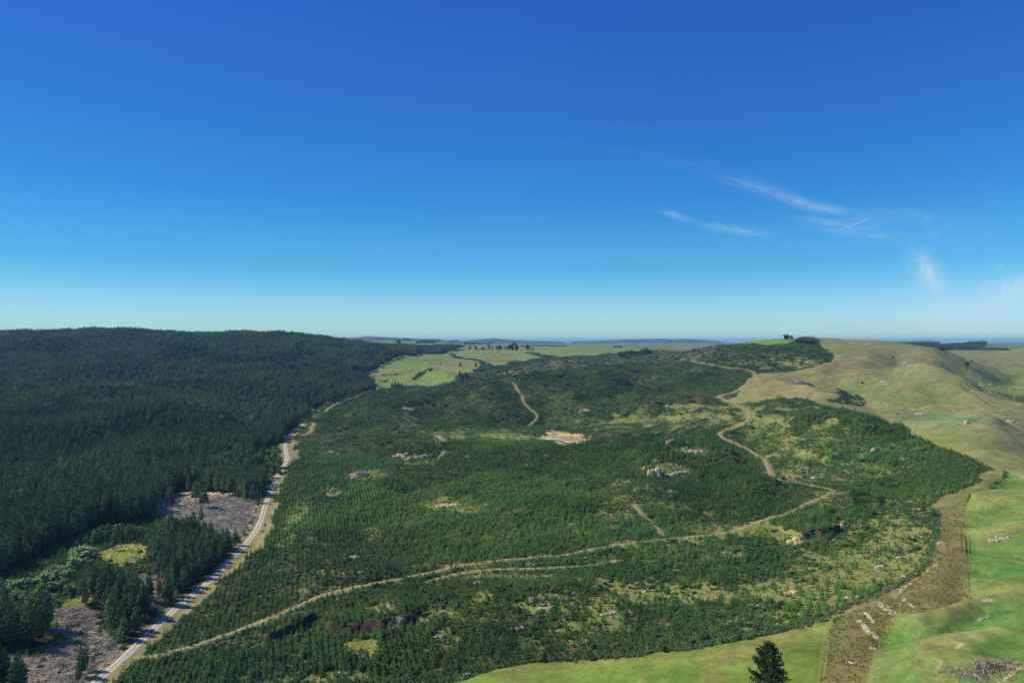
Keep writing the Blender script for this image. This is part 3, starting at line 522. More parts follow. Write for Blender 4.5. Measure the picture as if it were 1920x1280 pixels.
nr, nc = Z.shape
idx = np.arange(nr*nc).reshape(nr, nc)
quads = np.stack([idx[:-1, :-1], idx[:-1, 1:], idx[1:, 1:], idx[1:, :-1]], -1).reshape(-1, 4)
V = np.stack([XX, YY, Z], -1).reshape(-1, 3)
me = mesh_np('ground', V, quads, [gm], True)
ca = me.attributes.new('cover', 'FLOAT_COLOR', 'POINT')
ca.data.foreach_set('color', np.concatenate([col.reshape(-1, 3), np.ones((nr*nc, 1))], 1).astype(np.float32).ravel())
link('ground', me, 'structure')

# ------------------------------------------------------------------ roads: real strips laid on the bed
rm_, t, b = M('pale_gravel'); geo = N(t, 'ShaderNodeNewGeometry'); tcx = N(t, 'ShaderNodeTexCoord'); sp = N(t, 'ShaderNodeSeparateXYZ')
t.links.new(tcx.outputs['UV'], sp.inputs[0])
f1, _ = noise(t, geo.outputs['Position'], 0.5, 5, 0.7)
# wheel tracks: paler bands at 27% and 73% of the width
ab = mathn(t, 'ABSOLUTE', mathn(t, 'SUBTRACT', mathn(t, 'ABSOLUTE', mathn(t, 'SUBTRACT', sp.outputs[0], 0.5)), 0.21))
wv = mathn(t, 'ADD', mathn(t, 'MULTIPLY', ab, 2.4), mathn(t, 'MULTIPLY', f1, 0.7))
t.links.new(ramp(t, wv, [(0.25, (*S(218, 205, 178), 1)), (0.5, (*S(206, 191, 160), 1)), (0.9, (*S(158, 146, 110), 1))]), b.inputs['Base Color'])
tm_, t, b = M('clay_track'); geo = N(t, 'ShaderNodeNewGeometry'); f1, _ = noise(t, geo.outputs['Position'], 0.35, 5, 0.7)
tcx = N(t, 'ShaderNodeTexCoord'); sp = N(t, 'ShaderNodeSeparateXYZ'); t.links.new(tcx.outputs['UV'], sp.inputs[0])
ab = mathn(t, 'ABSOLUTE', mathn(t, 'SUBTRACT', mathn(t, 'ABSOLUTE', mathn(t, 'SUBTRACT', sp.outputs[0], 0.5)), 0.22))
wv = mathn(t, 'ADD', mathn(t, 'MULTIPLY', ab, 2.2), mathn(t, 'MULTIPLY', f1, 0.8))
t.links.new(ramp(t, wv, [(0.24, (*S(222, 202, 160), 1)), (0.5, (*S(182, 162, 114), 1)), (0.75, (*S(124, 128, 70), 1))]), b.inputs['Base Color'])
for nm, (w2, wd) in ROADW.items():
    if nm == 'fence_track': continue
    tg = np.gradient(w2, axis=0); tg /= np.linalg.norm(tg, axis=1)[:, None]+1e-9; nrm = np.stack([tg[:, 1], -tg[:, 0]], 1)
    K = 7; VV = []; UVs = []
    jit = 1+0.16*fbm(np.arange(len(w2))/9., np.zeros(len(w2)), 81, 3)
    for k in range(K):
        f = k/(K-1)*2-1; p = w2+nrm*(f*wd/2*jit)[:, None]
        z = zat(p[:, 0], p[:, 1])+0.22-(0.5 if abs(f) == 1 else 0)-0.05*f*f
        VV.append(np.stack([p[:, 0], p[:, 1], z], 1))
    VV = np.stack(VV, 1); mrow = len(w2); id2 = np.arange(mrow*K).reshape(mrow, K)
    q = np.stack([id2[:-1, :-1], id2[:-1, 1:], id2[1:, 1:], id2[1:, :-1]], -1).reshape(-1, 4)
    me = mesh_np(nm, VV.reshape(-1, 3), q, [rm_ if nm in ('gravel_road', 'farm_road') else tm_], True)
    uv = me.uv_layers.new(name='UVMap'); u_ = np.tile(np.linspace(0, 1, K), mrow); v_ = np.repeat(np.arange(mrow)*2.0, K)
    uvd = np.stack([u_, v_], 1)[q.ravel()].astype(np.float32); uv.data.foreach_set('uv', uvd.ravel())
    link(nm, me, 'structure')

# ------------------------------------------------------------------ materials for plants and rock
def foliage(name, base, tip, spec=0.1, trans=0.0):
    m, t, b = M(name); b.inputs['Roughness'].default_value = 0.75; b.inputs['Specular IOR Level'].default_value = spec
    a = N(t, 'ShaderNodeAttribute', attribute_name='tint', attribute_type='INSTANCER')
    g = N(t, 'ShaderNodeNewGeometry'); f, _ = noise(t, g.outputs['Position'], 0.9, 3, 0.6)
    c = mixc(t, mathn(t, 'MULTIPLY', mathn(t, 'SUBTRACT', f, 0.3), 2.2, clamp=True), (*base, 1), (*tip, 1))
    t.links.new(mixc(t, 1.0, c, a.outputs['Color'], 'MULTIPLY'), b.inputs['Base Color'])
    return m
def plain(name, c1, c2, scale=1.0, rough=0.9, bump=0.0):
    m, t, b = M(name); b.inputs['Roughness'].default_value = rough
    tcn = N(t, 'ShaderNodeTexCoord'); f, _ = noise(t, tcn.outputs['Object'], scale, 6, 0.65)
    t.links.new(ramp(t, f, [(0.3, (*c1, 1)), (0.7, (*c2, 1))]), b.inputs['Base Color'])
    if bump:
        bp = N(t, 'ShaderNodeBump'); bp.inputs['Strength'].default_value = 0.8; bp.inputs['Distance'].default_value = bump
        t.links.new(f, bp.inputs['Height']); t.links.new(bp.outputs[0], b.inputs['Normal'])
    return m
m_pine = foliage('pine_needles', (0.062, 0.125, 0.044), (0.195, 0.285, 0.095))
m_young = foliage('young_pine_needles', (0.044, 0.116, 0.024), (0.124, 0.236, 0.040))
m_shrub = foliage('shrub_leaves', (0.050, 0.098, 0.030), (0.125, 0.175, 0.058))
m_willow = foliage('willow_leaves', (0.20, 0.27, 0.08), (0.42, 0.50, 0.19))
m_broad = foliage('broadleaf_leaves', (0.03, 0.05, 0.025), (0.06, 0.085, 0.04))
m_bark = plain('bark', (0.08, 0.06, 0.045), (0.16, 0.13, 0.10), 2.0)
m_dead = foliage('weathered_wood', tuple(S(164, 150, 124)), tuple(S(236, 222, 192)))
m_rock = plain('limestone', tuple(S(186, 150, 104)), tuple(S(244, 218, 170)), 0.45, bump=0.35)
m_chalk = plain('chalky_stone', tuple(S(196, 184, 156)), tuple(S(236, 228, 206)), 0.8)
m_grey = plain('grey_limestone', tuple(S(146, 134, 106)), tuple(S(226, 214, 184)), 0.8, bump=0.3)
m_tus = foliage('dry_tussock', tuple(S(112, 108, 54)), tuple(S(166, 148, 86)))

# ------------------------------------------------------------------ plant meshes
class MB:
    def __init__(s): s.v = []; s.f = []; s.m = []; s.n = 0
    def add(s, V, Fs, mi=0):
        V = np.asarray(V, float); Fs = np.asarray(Fs, int); s.v.append(V); s.f.append(Fs+s.n); s.m.append(np.full(len(Fs), mi)); s.n += len(V)
    def mesh(s, name, mats, smooth=False): return mesh_np(name, np.vstack(s.v), np.vstack(s.f), mats, smooth, np.concatenate(s.m))
OCT = np.array([(0,2,4),(2,1,4),(1,3,4),(3,0,4),(2,0,5),(1,2,5),(3,1,5),(0,3,5)])
def spindle(mb, a, b, w, h, r, mi=0, pos=0.6):
    a = np.array(a, float); b = np.array(b, float); d = b-a; side = np.cross(d, (0, 0, 1.0)); nl = np.linalg.norm(side)
    side = side/nl if nl > 1e-6 else np.array([1., 0, 0]); up = np.cross(side, d); up /= np.linalg.norm(up)+1e-9
    c = a+d*pos*r.uniform(0.85, 1.15)
    mb.add([a, b, c+side*w*r.uniform(.7, 1.3), c-side*w*r.uniform(.7, 1.3), c+up*h*r.uniform(.7, 1.3), c-up*h*r.uniform(.5, 1.0)],
           [(0,2,4),(2,1,4),(1,3,4),(3,0,4),(2,0,5),(1,2,5),(3,1,5),(0,3,5)], mi)
def lump(mb, c, s, r, mi=0):
    q = r.normal(size=(6, 3))*0.18+np.array([(1,0,0),(-1,0,0),(0,1,0),(0,-1,0),(0,0,1),(0,0,-1)]); ang = r.uniform(0, 6.28); ca, sa = math.cos(ang), math.sin(ang)
    q = q@np.array([[ca, -sa, 0], [sa, ca, 0], [0, 0, 1]]); mb.add(np.array(c)+q*np.array(s), OCT, mi)
def tube(mb, pts, rad, k=5, mi=0):
    pts = np.array(pts, float); ring = []
    for i, p in enumerate(pts):
        d = pts[min(i+1, len(pts)-1)]-pts[max(i-1, 0)]; d /= np.linalg.norm(d)+1e-9; a = np.cross(d, (0.3, 0.9, 0.31)); a /= np.linalg.norm(a)+1e-9; c = np.cross(d, a)
        for j in range(k): th = 2*math.pi*j/k; ring.append(p+(a*math.cos(th)+c*math.sin(th))*rad[i])
    Fs = []
    for i in range(len(pts)-1):
        for j in range(k):
            A_, B_ = i*k+j, i*k+(j+1) % k; Fs += [(A_, B_, B_+k), (A_, B_+k, A_+k)]
    mb.add(ring, Fs, mi)
def pine_crown(mb, r, H, Rd, base=0.28, wh=13, nb=7, at=(0, 0, 0), mi=0, fat=1.0):
    base = max(base, 0.0)
    x0, y0, z0 = at
    for k in range(wh):
        f = k/(wh-1); z = H*(base+(0.965-base)*f); rr = Rd*(1-f)**0.7*(0.62+0.5*min(1, f*4+0.3))*r.uniform(0.8, 1.15)+0.04*H*(1-f)*0.3+0.012*H; a0 = r.uniform(0, 6.28)
        m = max(3, int(round(nb*(1-f*0.45))))
        for j in range(m):
            a = a0+6.283*j/m+r.uniform(-.25, .25); q = rr*r.uniform(0.7, 1.2); up = q*r.uniform(0.05, 0.55)*(0.5+f)
            spindle(mb, (x0, y0, z0+z-0.01*H), (x0+math.cos(a)*q, y0+math.sin(a)*q, z0+z+up), q*0.26*fat, q*0.17*fat+0.008*H, r, mi, 0.66)
    spindle(mb, (x0, y0, z0+H*0.88), (x0, y0, z0+H), 0.022*H, 0.022*H, r, mi, 0.4)
def mk(name, fn, mats, var=3, smooth=False):
    out = []
    for i in range(var):
        mb = MB(); fn(mb, np.random.default_rng(hash(name) % 1000+i if False else (sum(map(ord, name))*7+i)), i); out.append(mb.mesh(name, mats, smooth))
    return out
PH = 21.0
def f_pine(mb, r, i):
    H = PH; pine_crown(mb, r, H, H*(0.13+0.015*i), 0.22+0.05*(i % 2), 19, 8, (0, 0, 0), 0, 0.66)
    tube(mb, [(0, 0, -1), (0, 0, H*0.5), (0, 0, H*0.9)], [H*0.014, H*0.009, H*0.003], 5, 1)
def f_pinec(mb, r, i): H = PH; pine_crown(mb, r, H, H*(0.14+0.015*i), 0.20+0.05*(i % 2), 22, 10, (0, 0, 0), 0, 0.6)
def f_pinet(mb, r, i): H = PH; tube(mb, [(0, 0, -1), (0.1, 0, H*0.3), (0, 0, H*0.6), (0, 0, H*0.93)], [H*0.015, H*0.012, H*0.008, H*0.002], 7)
def f_pineclump(mb, r, i):
    for a in range(5):
        s = r.uniform(0.85, 1.12); x, y = (r.uniform(-6.5, 6.5), r.uniform(-6.5, 6.5)); pine_crown(mb, r, PH*s, PH*0.16*s, 0.45, 7, 6, (x, y, 0), 0, 1.25)
def f_young(mb, r, i): pine_crown(mb, r, 3.2, 0.95, 0.04, 6, 6, (0, 0, 0), 0, 1.25)
def f_youngclump(mb, r, i):
    for a in range(6): s = r.uniform(0.7, 1.25); pine_crown(mb, r, 3.2*s, 0.98*s, 0.02, 4, 5, (r.uniform(-4, 4), r.uniform(-4, 4), 0), 0, 1.5)
def f_shrub(mb, r, i):
    for a in range(16):
        th = r.uniform(0, 6.28); q = r.uniform(0, 1)**0.6; lump(mb, (math.cos(th)*q, math.sin(th)*q, 0.75*(1-q*q*0.75)*r.uniform(.6, 1.1)), (0.42*r.uniform(.7, 1.3), 0.42*r.uniform(.7, 1.3), 0.36*r.uniform(.7, 1.4)), r)
def f_bleaf(lo, hi, fl):
    def g(mb, r, i):     # crown of many small leaf clumps in several limbs' worth of lobes, unit height 1
        lobes = [(r.uniform(-.24, .24), r.uniform(-.24, .24), r.uniform(lo+.08, hi-.1), r.uniform(.14, .24)) for _ in range(8)]
        for (x, y, z, s) in lobes:
            for a in range(26):
                v = r.normal(size=3); v /= np.linalg.norm(v); q = s*r.uniform(0.55, 1.05); c = (x+v[0]*q, y+v[1]*q, z+v[2]*q*fl); lump(mb, c, np.array([.055, .055, .042])*r.uniform(.7, 1.5), r)
    return g
def f_trunk(mb, r, i):
    tube(mb, [(0, 0, -0.05), (0.02, 0, 0.2), (0.0, 0.02, 0.5)], [0.032, 0.025, 0.014], 6)
    for a in range(5):
        th = a*1.26+r.uniform(-.3, .3); tube(mb, [(0.01, 0, 0.2+0.05*a), (math.cos(th)*.1, math.sin(th)*.1, 0.38+0.05*a), (math.cos(th)*.2, math.sin(th)*.2, 0.5+0.05*a)], [0.014, 0.01, 0.004], 4)
def f_poplar(mb, r, i):
    for a in range(110):
        z = r.uniform(0.12, 1.0); q = 0.13*math.sin(math.pi*min(1, (z-0.05)))**0.6*r.uniform(.5, 1.1); th = r.uniform(0, 6.28); lump(mb, (math.cos(th)*q, math.sin(th)*q, z*0.97), np.array([.035, .035, .06])*r.uniform(.7, 1.4), r)
def f_slash(mb, r, i):
    for a in range(14):
        th = r.normal(0.25, 0.6); l = r.uniform(1.5, 8.0); x, y, z = r.uniform(-3.2, 3.2), r.uniform(-3.2, 3.2), r.uniform(0.05, 0.7); dz = r.normal(0, 0.3)
        tube(mb, [(x-l/2*math.cos(th), y-l/2*math.sin(th), z-dz), (x+l/2*math.cos(th), y+l/2*math.sin(th), z+dz)], [r.uniform(.08, .22), r.uniform(.04, .12)], 4)
    for a in range(10): x, y = r.uniform(-3, 3), r.uniform(-3, 3); spindle(mb, (x, y, 0), (x+r.normal(0, .8), y+r.normal(0, .8), r.uniform(.4, 1.2)), 0.1, 0.08, r)
def f_tus(mb, r, i):
    for a in range(9): x, y = r.uniform(-.6, .6), r.uniform(-.6, .6); spindle(mb, (x, y, -0.1), (x+r.normal(0, .25), y+r.normal(0, .25), r.uniform(.35, .8)), 0.16, 0.16, r, 0, 0.5)
def f_stone(mb, r, i):
    for a in range(4): lump(mb, (r.uniform(-.7, .7), r.uniform(-.7, .7), 0.1), (r.uniform(.3, .8), r.uniform(.3, .6), r.uniform(.2, .6)), r)
def f_standdead(mb, r, i):
    H = 11; tube(mb, [(0, 0, -0.5), (0.2, 0, H*.5), (0.4, 0.1, H)], [.2, .14, .04], 5)
    for a in range(14): z = H*r.uniform(.25, .95); th = r.uniform(0, 6.28); q = r.uniform(.8, 2.2)*(1.15-z/H); tube(mb, [(0.2, 0, z), (0.2+math.cos(th)*q, math.sin(th)*q, z+q*0.5)], [.05, .02], 3)
ME = dict(pine=mk('pine_tree', f_pine, [m_pine, m_bark], 4), pclump=mk('pine_stand', f_pineclump, [m_pine], 4), young=mk('young_pine', f_young, [m_young], 4), yclump=mk('young_pine_group', f_youngclump, [m_young], 4),
          shrub=mk('shrub', f_shrub, [m_shrub], 4), slash=mk('slash_heap', f_slash, [m_dead], 4), tus=mk('tussock', f_tus, [m_tus], 3), stone=mk('stone', f_stone, [m_grey], 3), dead=mk('dead_tree', f_standdead, [m_dead], 3))
crownm = mk('crown', f_pinec, [m_pine], 4); trunkm = mk('trunk', f_pinet, [m_bark], 4)
willowm = mk('crown', f_bleaf(0.2, 1.0, 0.8), [m_willow], 4); btrunk = mk('trunk', f_trunk, [m_bark], 3); broadm = mk('crown', f_bleaf(0.15, 1.0, 1.0), [m_broad], 4); poplarm = mk('crown', f_poplar, [m_willow], 2)

# hidden-source collections (never linked to the scene) that the mass objects draw from
def src(name, meshes):
    c = bpy.data.collections.new(name)
    for i, m in enumerate(meshes):
        o = bpy.data.objects.new('%s_%02d' % (name, i), m); c.objects.link(o)
    return c
SRC = {k: src('source_'+k, v) for k, v in ME.items()}
def scatter(name, pts, rz, scl, tint, key, label, cat, tiltx=None):
    n_ = len(pts)
    me = bpy.data.meshes.new(name); me.vertices.add(n_); me.vertices.foreach_set('co', np.asarray(pts, np.float32).ravel())
    def addv(nm, typ, dat, f): a = me.attributes.new(nm, typ, 'POINT'); a.data.foreach_set(f, np.asarray(dat, np.float32).ravel())
    rot = np.zeros((n_, 3)); rot[:, 2] = rz
    rot[:, 0] = rng.normal(0, 0.035, n_); rot[:, 1] = rng.normal(0, 0.035, n_)
    addv('rot', 'FLOAT_VECTOR', rot, 'vector'); addv('scl', 'FLOAT_VECTOR', scl, 'vector'); addv('tint', 'FLOAT_VECTOR', tint, 'vector')
    o = link(name, me, 'stuff'); o['label'] = label; o['category'] = cat
    g = bpy.data.node_groups.new(name, 'GeometryNodeTree'); g.interface.new_socket('Geometry', in_out='INPUT', socket_type='NodeSocketGeometry'); g.interface.new_socket('Geometry', in_out='OUTPUT', socket_type='NodeSocketGeometry')
    gi = g.nodes.new('NodeGroupInput'); go = g.nodes.new('NodeGroupOutput'); ip = g.nodes.new('GeometryNodeInstanceOnPoints'); ci = g.nodes.new('GeometryNodeCollectionInfo')
    ci.inputs['Collection'].default_value = SRC[key]; ci.inputs['Separate Children'].default_value = True; ci.inputs['Reset Children'].default_value = True
    ip.inputs['Pick Instance'].default_value = True
    def na(nm):
        x = g.nodes.new('GeometryNodeInputNamedAttribute'); x.data_type = 'FLOAT_VECTOR'; x.inputs['Name'].default_value = nm; return x.outputs[0]
    L_ = g.links.new; L_(gi.outputs[0], ip.inputs['Points']); L_(ci.outputs[0], ip.inputs['Instance']); L_(na('scl'), ip.inputs['Scale'])
    L_(na('rot'), ip.inputs['Rotation'])
    ri = g.nodes.new('FunctionNodeRandomValue'); ri.data_type = 'INT'; ri.inputs[4].default_value = 0; ri.inputs[5].default_value = len(ME[key])-1
    L_(ri.outputs[2], ip.inputs['Instance Index']); L_(ip.outputs[0], go.inputs[0])
    md = o.modifiers.new('scatter', 'NODES'); md.node_group = g
    return o
def lk(A_, x, y):      # nearest lookup of a per-grid mask
    i = np.clip(np.searchsorted(US, x/y), 0, nc-1); j = np.clip(np.searchsorted(LY, np.log(y)), 0, nr-1); return A_[j, i]
# which land the camera side of the hills can see (with some metres of slack, so a small step aside shows no gaps)
CM = np.minimum.accumulate(PY, axis=0)
VISM = (PY-F*6/YY) <= CM+4
def jgrid(x0, x1, y0, y1, st, ang=0.0, jit=0.35, keep=1.0):
    cx, cy = (x0+x1)/2, (y0+y1)/2; Rr = math.hypot(x1-x0, y1-y0)/2; g_ = np.arange(-Rr, Rr, st); gx, gy = np.meshgrid(g_, g_)
    gx = gx+rng.uniform(-jit, jit, gx.shape)*st; gy = gy+rng.uniform(-jit, jit, gy.shape)*st
    ca, sa = math.cos(ang), math.sin(ang); x = cx+gx*ca-gy*sa; y = cy+gx*sa+gy*ca; x = x.ravel(); y = y.ravel()
    m = (x > x0) & (x < x1) & (y > y0) & (y < y1) & (np.abs(x/np.maximum(y, 1)) < 0.86)
    if keep < 1: m &= rng.random(len(x)) < keep
    return x[m], y[m]
def bands(f, edges, steps, **k):
    xs, ys, ls = [], [], []
    for i in range(len(steps)):
        x, y = jgrid(-0.86*edges[i+1], 0.86*edges[i+1], edges[i], edges[i+1], steps[i], **k); xs.append(x); ys.append(y); ls.append(np.full(len(x), i))
    return np.concatenate(xs), np.concatenate(ys), np.concatenate(ls)
def tintn(x, y, base, var, seed, sc_=40):
    a = fbm(x/sc_, y/sc_, seed, 3)[:, None]; b_ = rng.normal(0, 1, (len(x), 1)); c_ = rng.normal(0, 0.04, (len(x), 3))
    return np.clip(np.array(base)*(1+var*a+var*0.55*b_)+c_, 0.25, 3)

# ---- mature pine forest
x, y, lv = bands(None, [270, 1100, 3100], [5.0, 11.5], jit=0.44)
m = (lk(FM, x, y) | (lk(SM, x, y) & (rng.random(len(x)) < .02)) | (lk(MM, x, y) & (rng.random(len(x)) < .03))) & lk(VISM, x, y) & (lk(RDIST, x, y) > 0.95) & (y > 270)
x, y, lv = x[m], y[m], lv[m]; z = zat(x, y)
near = (lv == 0)
# a scattering of gaps
gap = fbm(x/26, y/26, 91, 3) > 0.52; kk = ~(gap & near); x, y, z, near = x[kk], y[kk], z[kk], near[kk]
small = (y < 470) & (x/y > -0.66)
s = rng.uniform(0.76, 1.18, len(x))*(1+0.16*fbm(x/90, y/90, 92, 3)); s = np.where(small, s*0.72, s)
s *= np.where(rng.random(len(x)) < 0.05, 0.7, 1)
tn = tintn(x, y, (1, 1, 1), 0.30, 93); tn *= 1+0.25*fbm(x/240, y/240, 95, 3)[:, None]; odd = rng.random(len(x)) < 0.03; tn[odd] *= np.array([1.5, 1.25, 0.9])
FORX = (x, y)
# individuals: the 300 that stand largest in view
vis = near & (np.abs(x/y) < 0.75)
order = np.argsort(np.where(vis, y/ (s+0.001), 1e9))[:300]
ind = np.zeros(len(x), bool); ind[order] = True
def setp(o, label, cat, group, tint=None):
    o['label'] = label; o['category'] = cat
    if group: o['group'] = group
    if tint is not None: o['tint'] = [float(v) for v in tint]
    return o
def pine_label(px, py):
    if px < 165: return 'dark mature pine in the dense block at the lower left beside the grey slash'
    if px < 300: return 'dark pine in the narrow wood between two slash patches, left of the gravel road'
    return 'dark pine in the wood lining the left side of the gravel road'
for c_, i in enumerate(order):
    px, py = proj(x[i], y[i], z[i]); e = bpy.data.objects.new('pine_tree', None) if c_ < 150 else bpy.data.objects.new('pine_tree', ME['pine'][c_ % 4])
    sc.collection.objects.link(e); e.location = (x[i], y[i], z[i]); e.rotation_euler = (rng.normal(0, .03), rng.normal(0, .03), rng.uniform(0, 6.28)); e.scale = (s[i]*rng.uniform(.9, 1.25), s[i]*rng.uniform(.9, 1.25), s[i])
    lab = pine_label(px, py); setp(e, lab, 'tree', 'mature pines left of the gravel road', tn[i])
    if c_ < 150:
        for nm_, mm_ in (('trunk', trunkm[c_ % 4]), ('crown', crownm[c_ % 4])):
            ch = bpy.data.objects.new(nm_, mm_); sc.collection.objects.link(ch); ch.parent = e; ch['tint'] = [float(v) for v in tn[i]]
q = near & ~ind; wv_ = rng.uniform(1.05, 1.5, len(x))
scatter('pine_forest', np.stack([x, y, z], 1)[q], rng.uniform(0, 6.28, q.sum()), np.stack([s*wv_, s*wv_, s], 1)[q], tn[q], 'pine', 'dark mature pine forest covering the hill on the left', 'forest')
q = ~near
scatter('far_pine_forest', np.stack([x, y, z], 1)[q], rng.uniform(0, 6.28, q.sum()), np.stack([s, s, s], 1)[q], tn[q], 'pclump', 'far bluish ridge of pine forest against the sky', 'forest')

WOODS = [([(1655,646),(1690,642),(1800,642),(1850,648),(1838,655),(1790,657),(1740,658),(1690,652)], 2600, 5200), ([(1800,640),(1835,638),(1860,645),(1800,650)], 3000, 5200)]
wx_, wy_ = jgrid(1200, 3200, 2700, 4600, 15, 0.2, .45); wm_ = np.zeros(len(wx_), bool)
for p_, y0_, y1_ in WOODS: wm_ |= lk(region(p_, y0_, y1_, 1), wx_, wy_)
wx_, wy_ = wx_[wm_], wy_[wm_]; ws_ = rng.uniform(.45, .95, len(wx_))*(1+.3*fbm(wx_/120, wy_/120, 153, 3))
if len(wx_): scatter('far_wood', np.stack([wx_, wy_, zat(wx_, wy_)], 1), rng.uniform(0, 6.28, len(wx_)), np.stack([ws_*1.2, ws_*1.2, ws_], 1), np.full((len(wx_), 3), .6), 'pclump', 'dark wooded ridge far behind the pasture at right', 'forest')
print('FARWOOD', len(wx_))
# ---- young pines in rows
def planted(x, y):
    op = lk(OP, x, y); ok = lk(plant, x, y) & ((y < 760) | (lk(RDIST, x, y) > 1.75)) & lk(VISM, x, y) & (lk(ROCKM, x, y) < 0.3) & ~lk(SCRUBH, x, y) & ~lk(CREEK, x, y)
    thin = np.clip(1.0-op*0.95-0.05, 0, 1)
    return ok & (rng.random(len(x)) < thin), op
x, y, lv = bands(None, [255, 760, 2300], [2.6, 7.0], ang=0.30, jit=0.17)
m, op = planted(x, y); x, y, lv, op = x[m], y[m], lv[m], op[m]
holes = (fbm(x/16, y/16, 96, 4) > 0.40) & (lv == 0); kk = ~holes; x, y, lv, op = x[kk], y[kk], lv[kk], op[kk]
z = zat(x, y)-0.05
s = rng.uniform(0.5, 1.35, len(x))*(1.0+0.40*fbm(x/60, y/60, 97, 3))*(1-0.25*op)
tn = tintn(x, y, (1, 1, 1), 0.36, 98, 45)
pxx, pyy = proj(x, y, z)
lime = np.exp(-(((pxx-850)/260)**2+((pyy-925)/45)**2))*0.9+np.exp(-(((pxx-800)/300)**2+((pyy-990)/50)**2))*0.35+np.exp(-(((pxx-950)/120)**2+((pyy-825)/14)**2))*0.8+np.exp(-(((pxx-1260)/90)**2+((pyy-1035)/20)**2))*0.4+np.exp(-(((pxx-1100)/90)**2+((pyy-900)/60)**2))*0.45
lime *= 1.5*(0.7+0.6*fbm(x/25, y/25, 99, 3))
tn = tn*(1+lime[:, None]*np.array([0.62, 0.56, 0.08])); s = s*(1-0.18*np.clip(lime, 0, 1))
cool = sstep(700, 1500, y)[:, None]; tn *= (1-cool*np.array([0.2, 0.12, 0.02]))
yel = np.clip(fbm(x/38, y/38, 141, 4), -.5, .8)[:, None]; tn *= 1+yel*np.array([0.55, 0.18, 0.0]); lg = fbm(x/130, y/130, 154, 3)[:, None]; tn *= 1+0.55*lg; s = s*(1+0.18*lg[:, 0])
big = np.exp(-(((pxx-1420)/24)**2+((pyy-935)/36)**2)**2)+0.6*np.exp(-(((pxx-1565)/60)**2+((pyy-958)/18)**2))+0.5*np.exp(-(((pxx-1680)/110)**2+((pyy-860)/28)**2))+0.35*np.exp(-(((pxx-760)/160)**2+((pyy-1230)/30)**2))+0.5*np.exp(-(((pxx-430)/60)**2+((pyy-1230)/30)**2))
s = s*(1+1.1*big)*1.12
near = lv == 0
vis = near & (np.abs(x/y) < 0.75) & (pyy < 1285)
order = np.argsort(np.where(vis, y/(s+0.15), 1e9))[:300]; ind = np.zeros(len(x), bool); ind[order] = True
for c_, i in enumerate(order):
    e = bpy.data.objects.new('young_pine', ME['young'][c_ % 4]); sc.collection.objects.link(e); e.location = (x[i], y[i], z[i]); e.rotation_euler = (0, 0, rng.uniform(0, 6.28)); e.scale = (s[i]*1.1, s[i]*1.1, s[i])
    setp(e, 'young green pine at the front edge of the plantation, %s' % ('left of the meadow' if pxx[i] < 640 else 'right of the meadow' if pxx[i] < 900 else 'behind the bottom field'), 'young tree', 'young pines along the front edge of the plantation', tn[i])
q = near & ~ind
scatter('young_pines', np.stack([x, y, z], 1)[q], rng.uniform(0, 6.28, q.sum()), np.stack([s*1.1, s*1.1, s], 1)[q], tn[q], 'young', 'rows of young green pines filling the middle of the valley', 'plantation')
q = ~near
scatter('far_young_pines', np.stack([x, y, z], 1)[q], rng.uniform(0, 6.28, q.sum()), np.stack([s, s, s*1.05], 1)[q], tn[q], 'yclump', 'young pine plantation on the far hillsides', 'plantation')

# ---- scrub between the pines, in the gullies and along edges
x, y, lv = bands(None, [250, 800, 2400], [3.1, 7.5], jit=0.48)
op = lk(OP, x, y); pl = lk(plant, x, y); nz = fbm(x/34, y/34, 101, 4)
EDGE = blur((plant).astype(float), 3, 2)
near = lv == 0
pr = np.where(pl, (0.16+0.5*sstep(0.05, 0.4, nz))*(1-0.6*sstep(700, 950, y))-0.2*op, 0)
qx, qy = proj(x, y, zat(x, y)); pr = np.where(pl, pr+0.45*np.exp(-(((qx-630)/100)**2+((qy-900)/50)**2)), pr)
pr = np.where(lk(SCRUBH, x, y), 0.35+0.4*nz, pr); pr = np.where(lk(CREEK, x, y), 0.95, pr); pr = np.where(lk(GULLY, x, y), 0.0, pr)
sm = lk(SM, x, y); mmk = lk(MM, x, y); pr = np.where(sm, 0.13, pr); pr = np.where(mmk, 0.05, pr); pr = np.where(lk(FM, x, y) & (y < 700), 0.12, pr)
holes = (fbm(x/16, y/16, 96, 4) > 0.40); pr = np.where(pl & holes & (op < 0.25), 0.8, pr)
pr = np.where(lk(HILLW, x, y), 0.4, pr)
m = (rng.random(len(x)) < pr) & lk(VISM, x, y) & (lk(RDIST, x, y) > np.where(near, 0.8, 1.5)) & (lk(ROCKM, x, y) < 0.3)
x, y, near, pl = x[m], y[m], near[m], pl[m]; z = zat(x, y)
s = rng.uniform(0.7, 1.7, len(x))*np.where(near, 1.0, 2.9); tn = tintn(x, y, (1, 1, 1), 0.42, 103, 20); alt = fbm(x/45, y/45, 104, 3)[:, None]; tn *= 1+np.clip(alt, -.4, .6)*np.array([0.5, 0.2, 0.1])
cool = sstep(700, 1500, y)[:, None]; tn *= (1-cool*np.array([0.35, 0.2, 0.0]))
gl = lk(GULLY, x, y); s[gl] *= 1.0; tn[gl] *= 0.7; s[gl] *= 1.35
pxx, pyy = proj(x, y, z); bl = np.exp(-(((pxx-640)/110)**2+((pyy-900)/55)**2))[:, None]*(0.6+0.8*fbm(x/22, y/22, 143, 3))[:, None]; tn *= 1+bl*np.array([0.5, 0.4, 0.8]); br_ = rng.random(len(x)) < 0.07; tn[br_] *= np.array([2.0, 1.1, 1.0])
scr = lk(SCRUBH, x, y); tn[scr] *= np.array([1.15, 0.9, 0.85]); pxx, pyy = proj(x, y, z)
pale = (rng.random(len(x)) < 0.05); tn[pale] *= np.array([2.0, 1.6, 2.0])
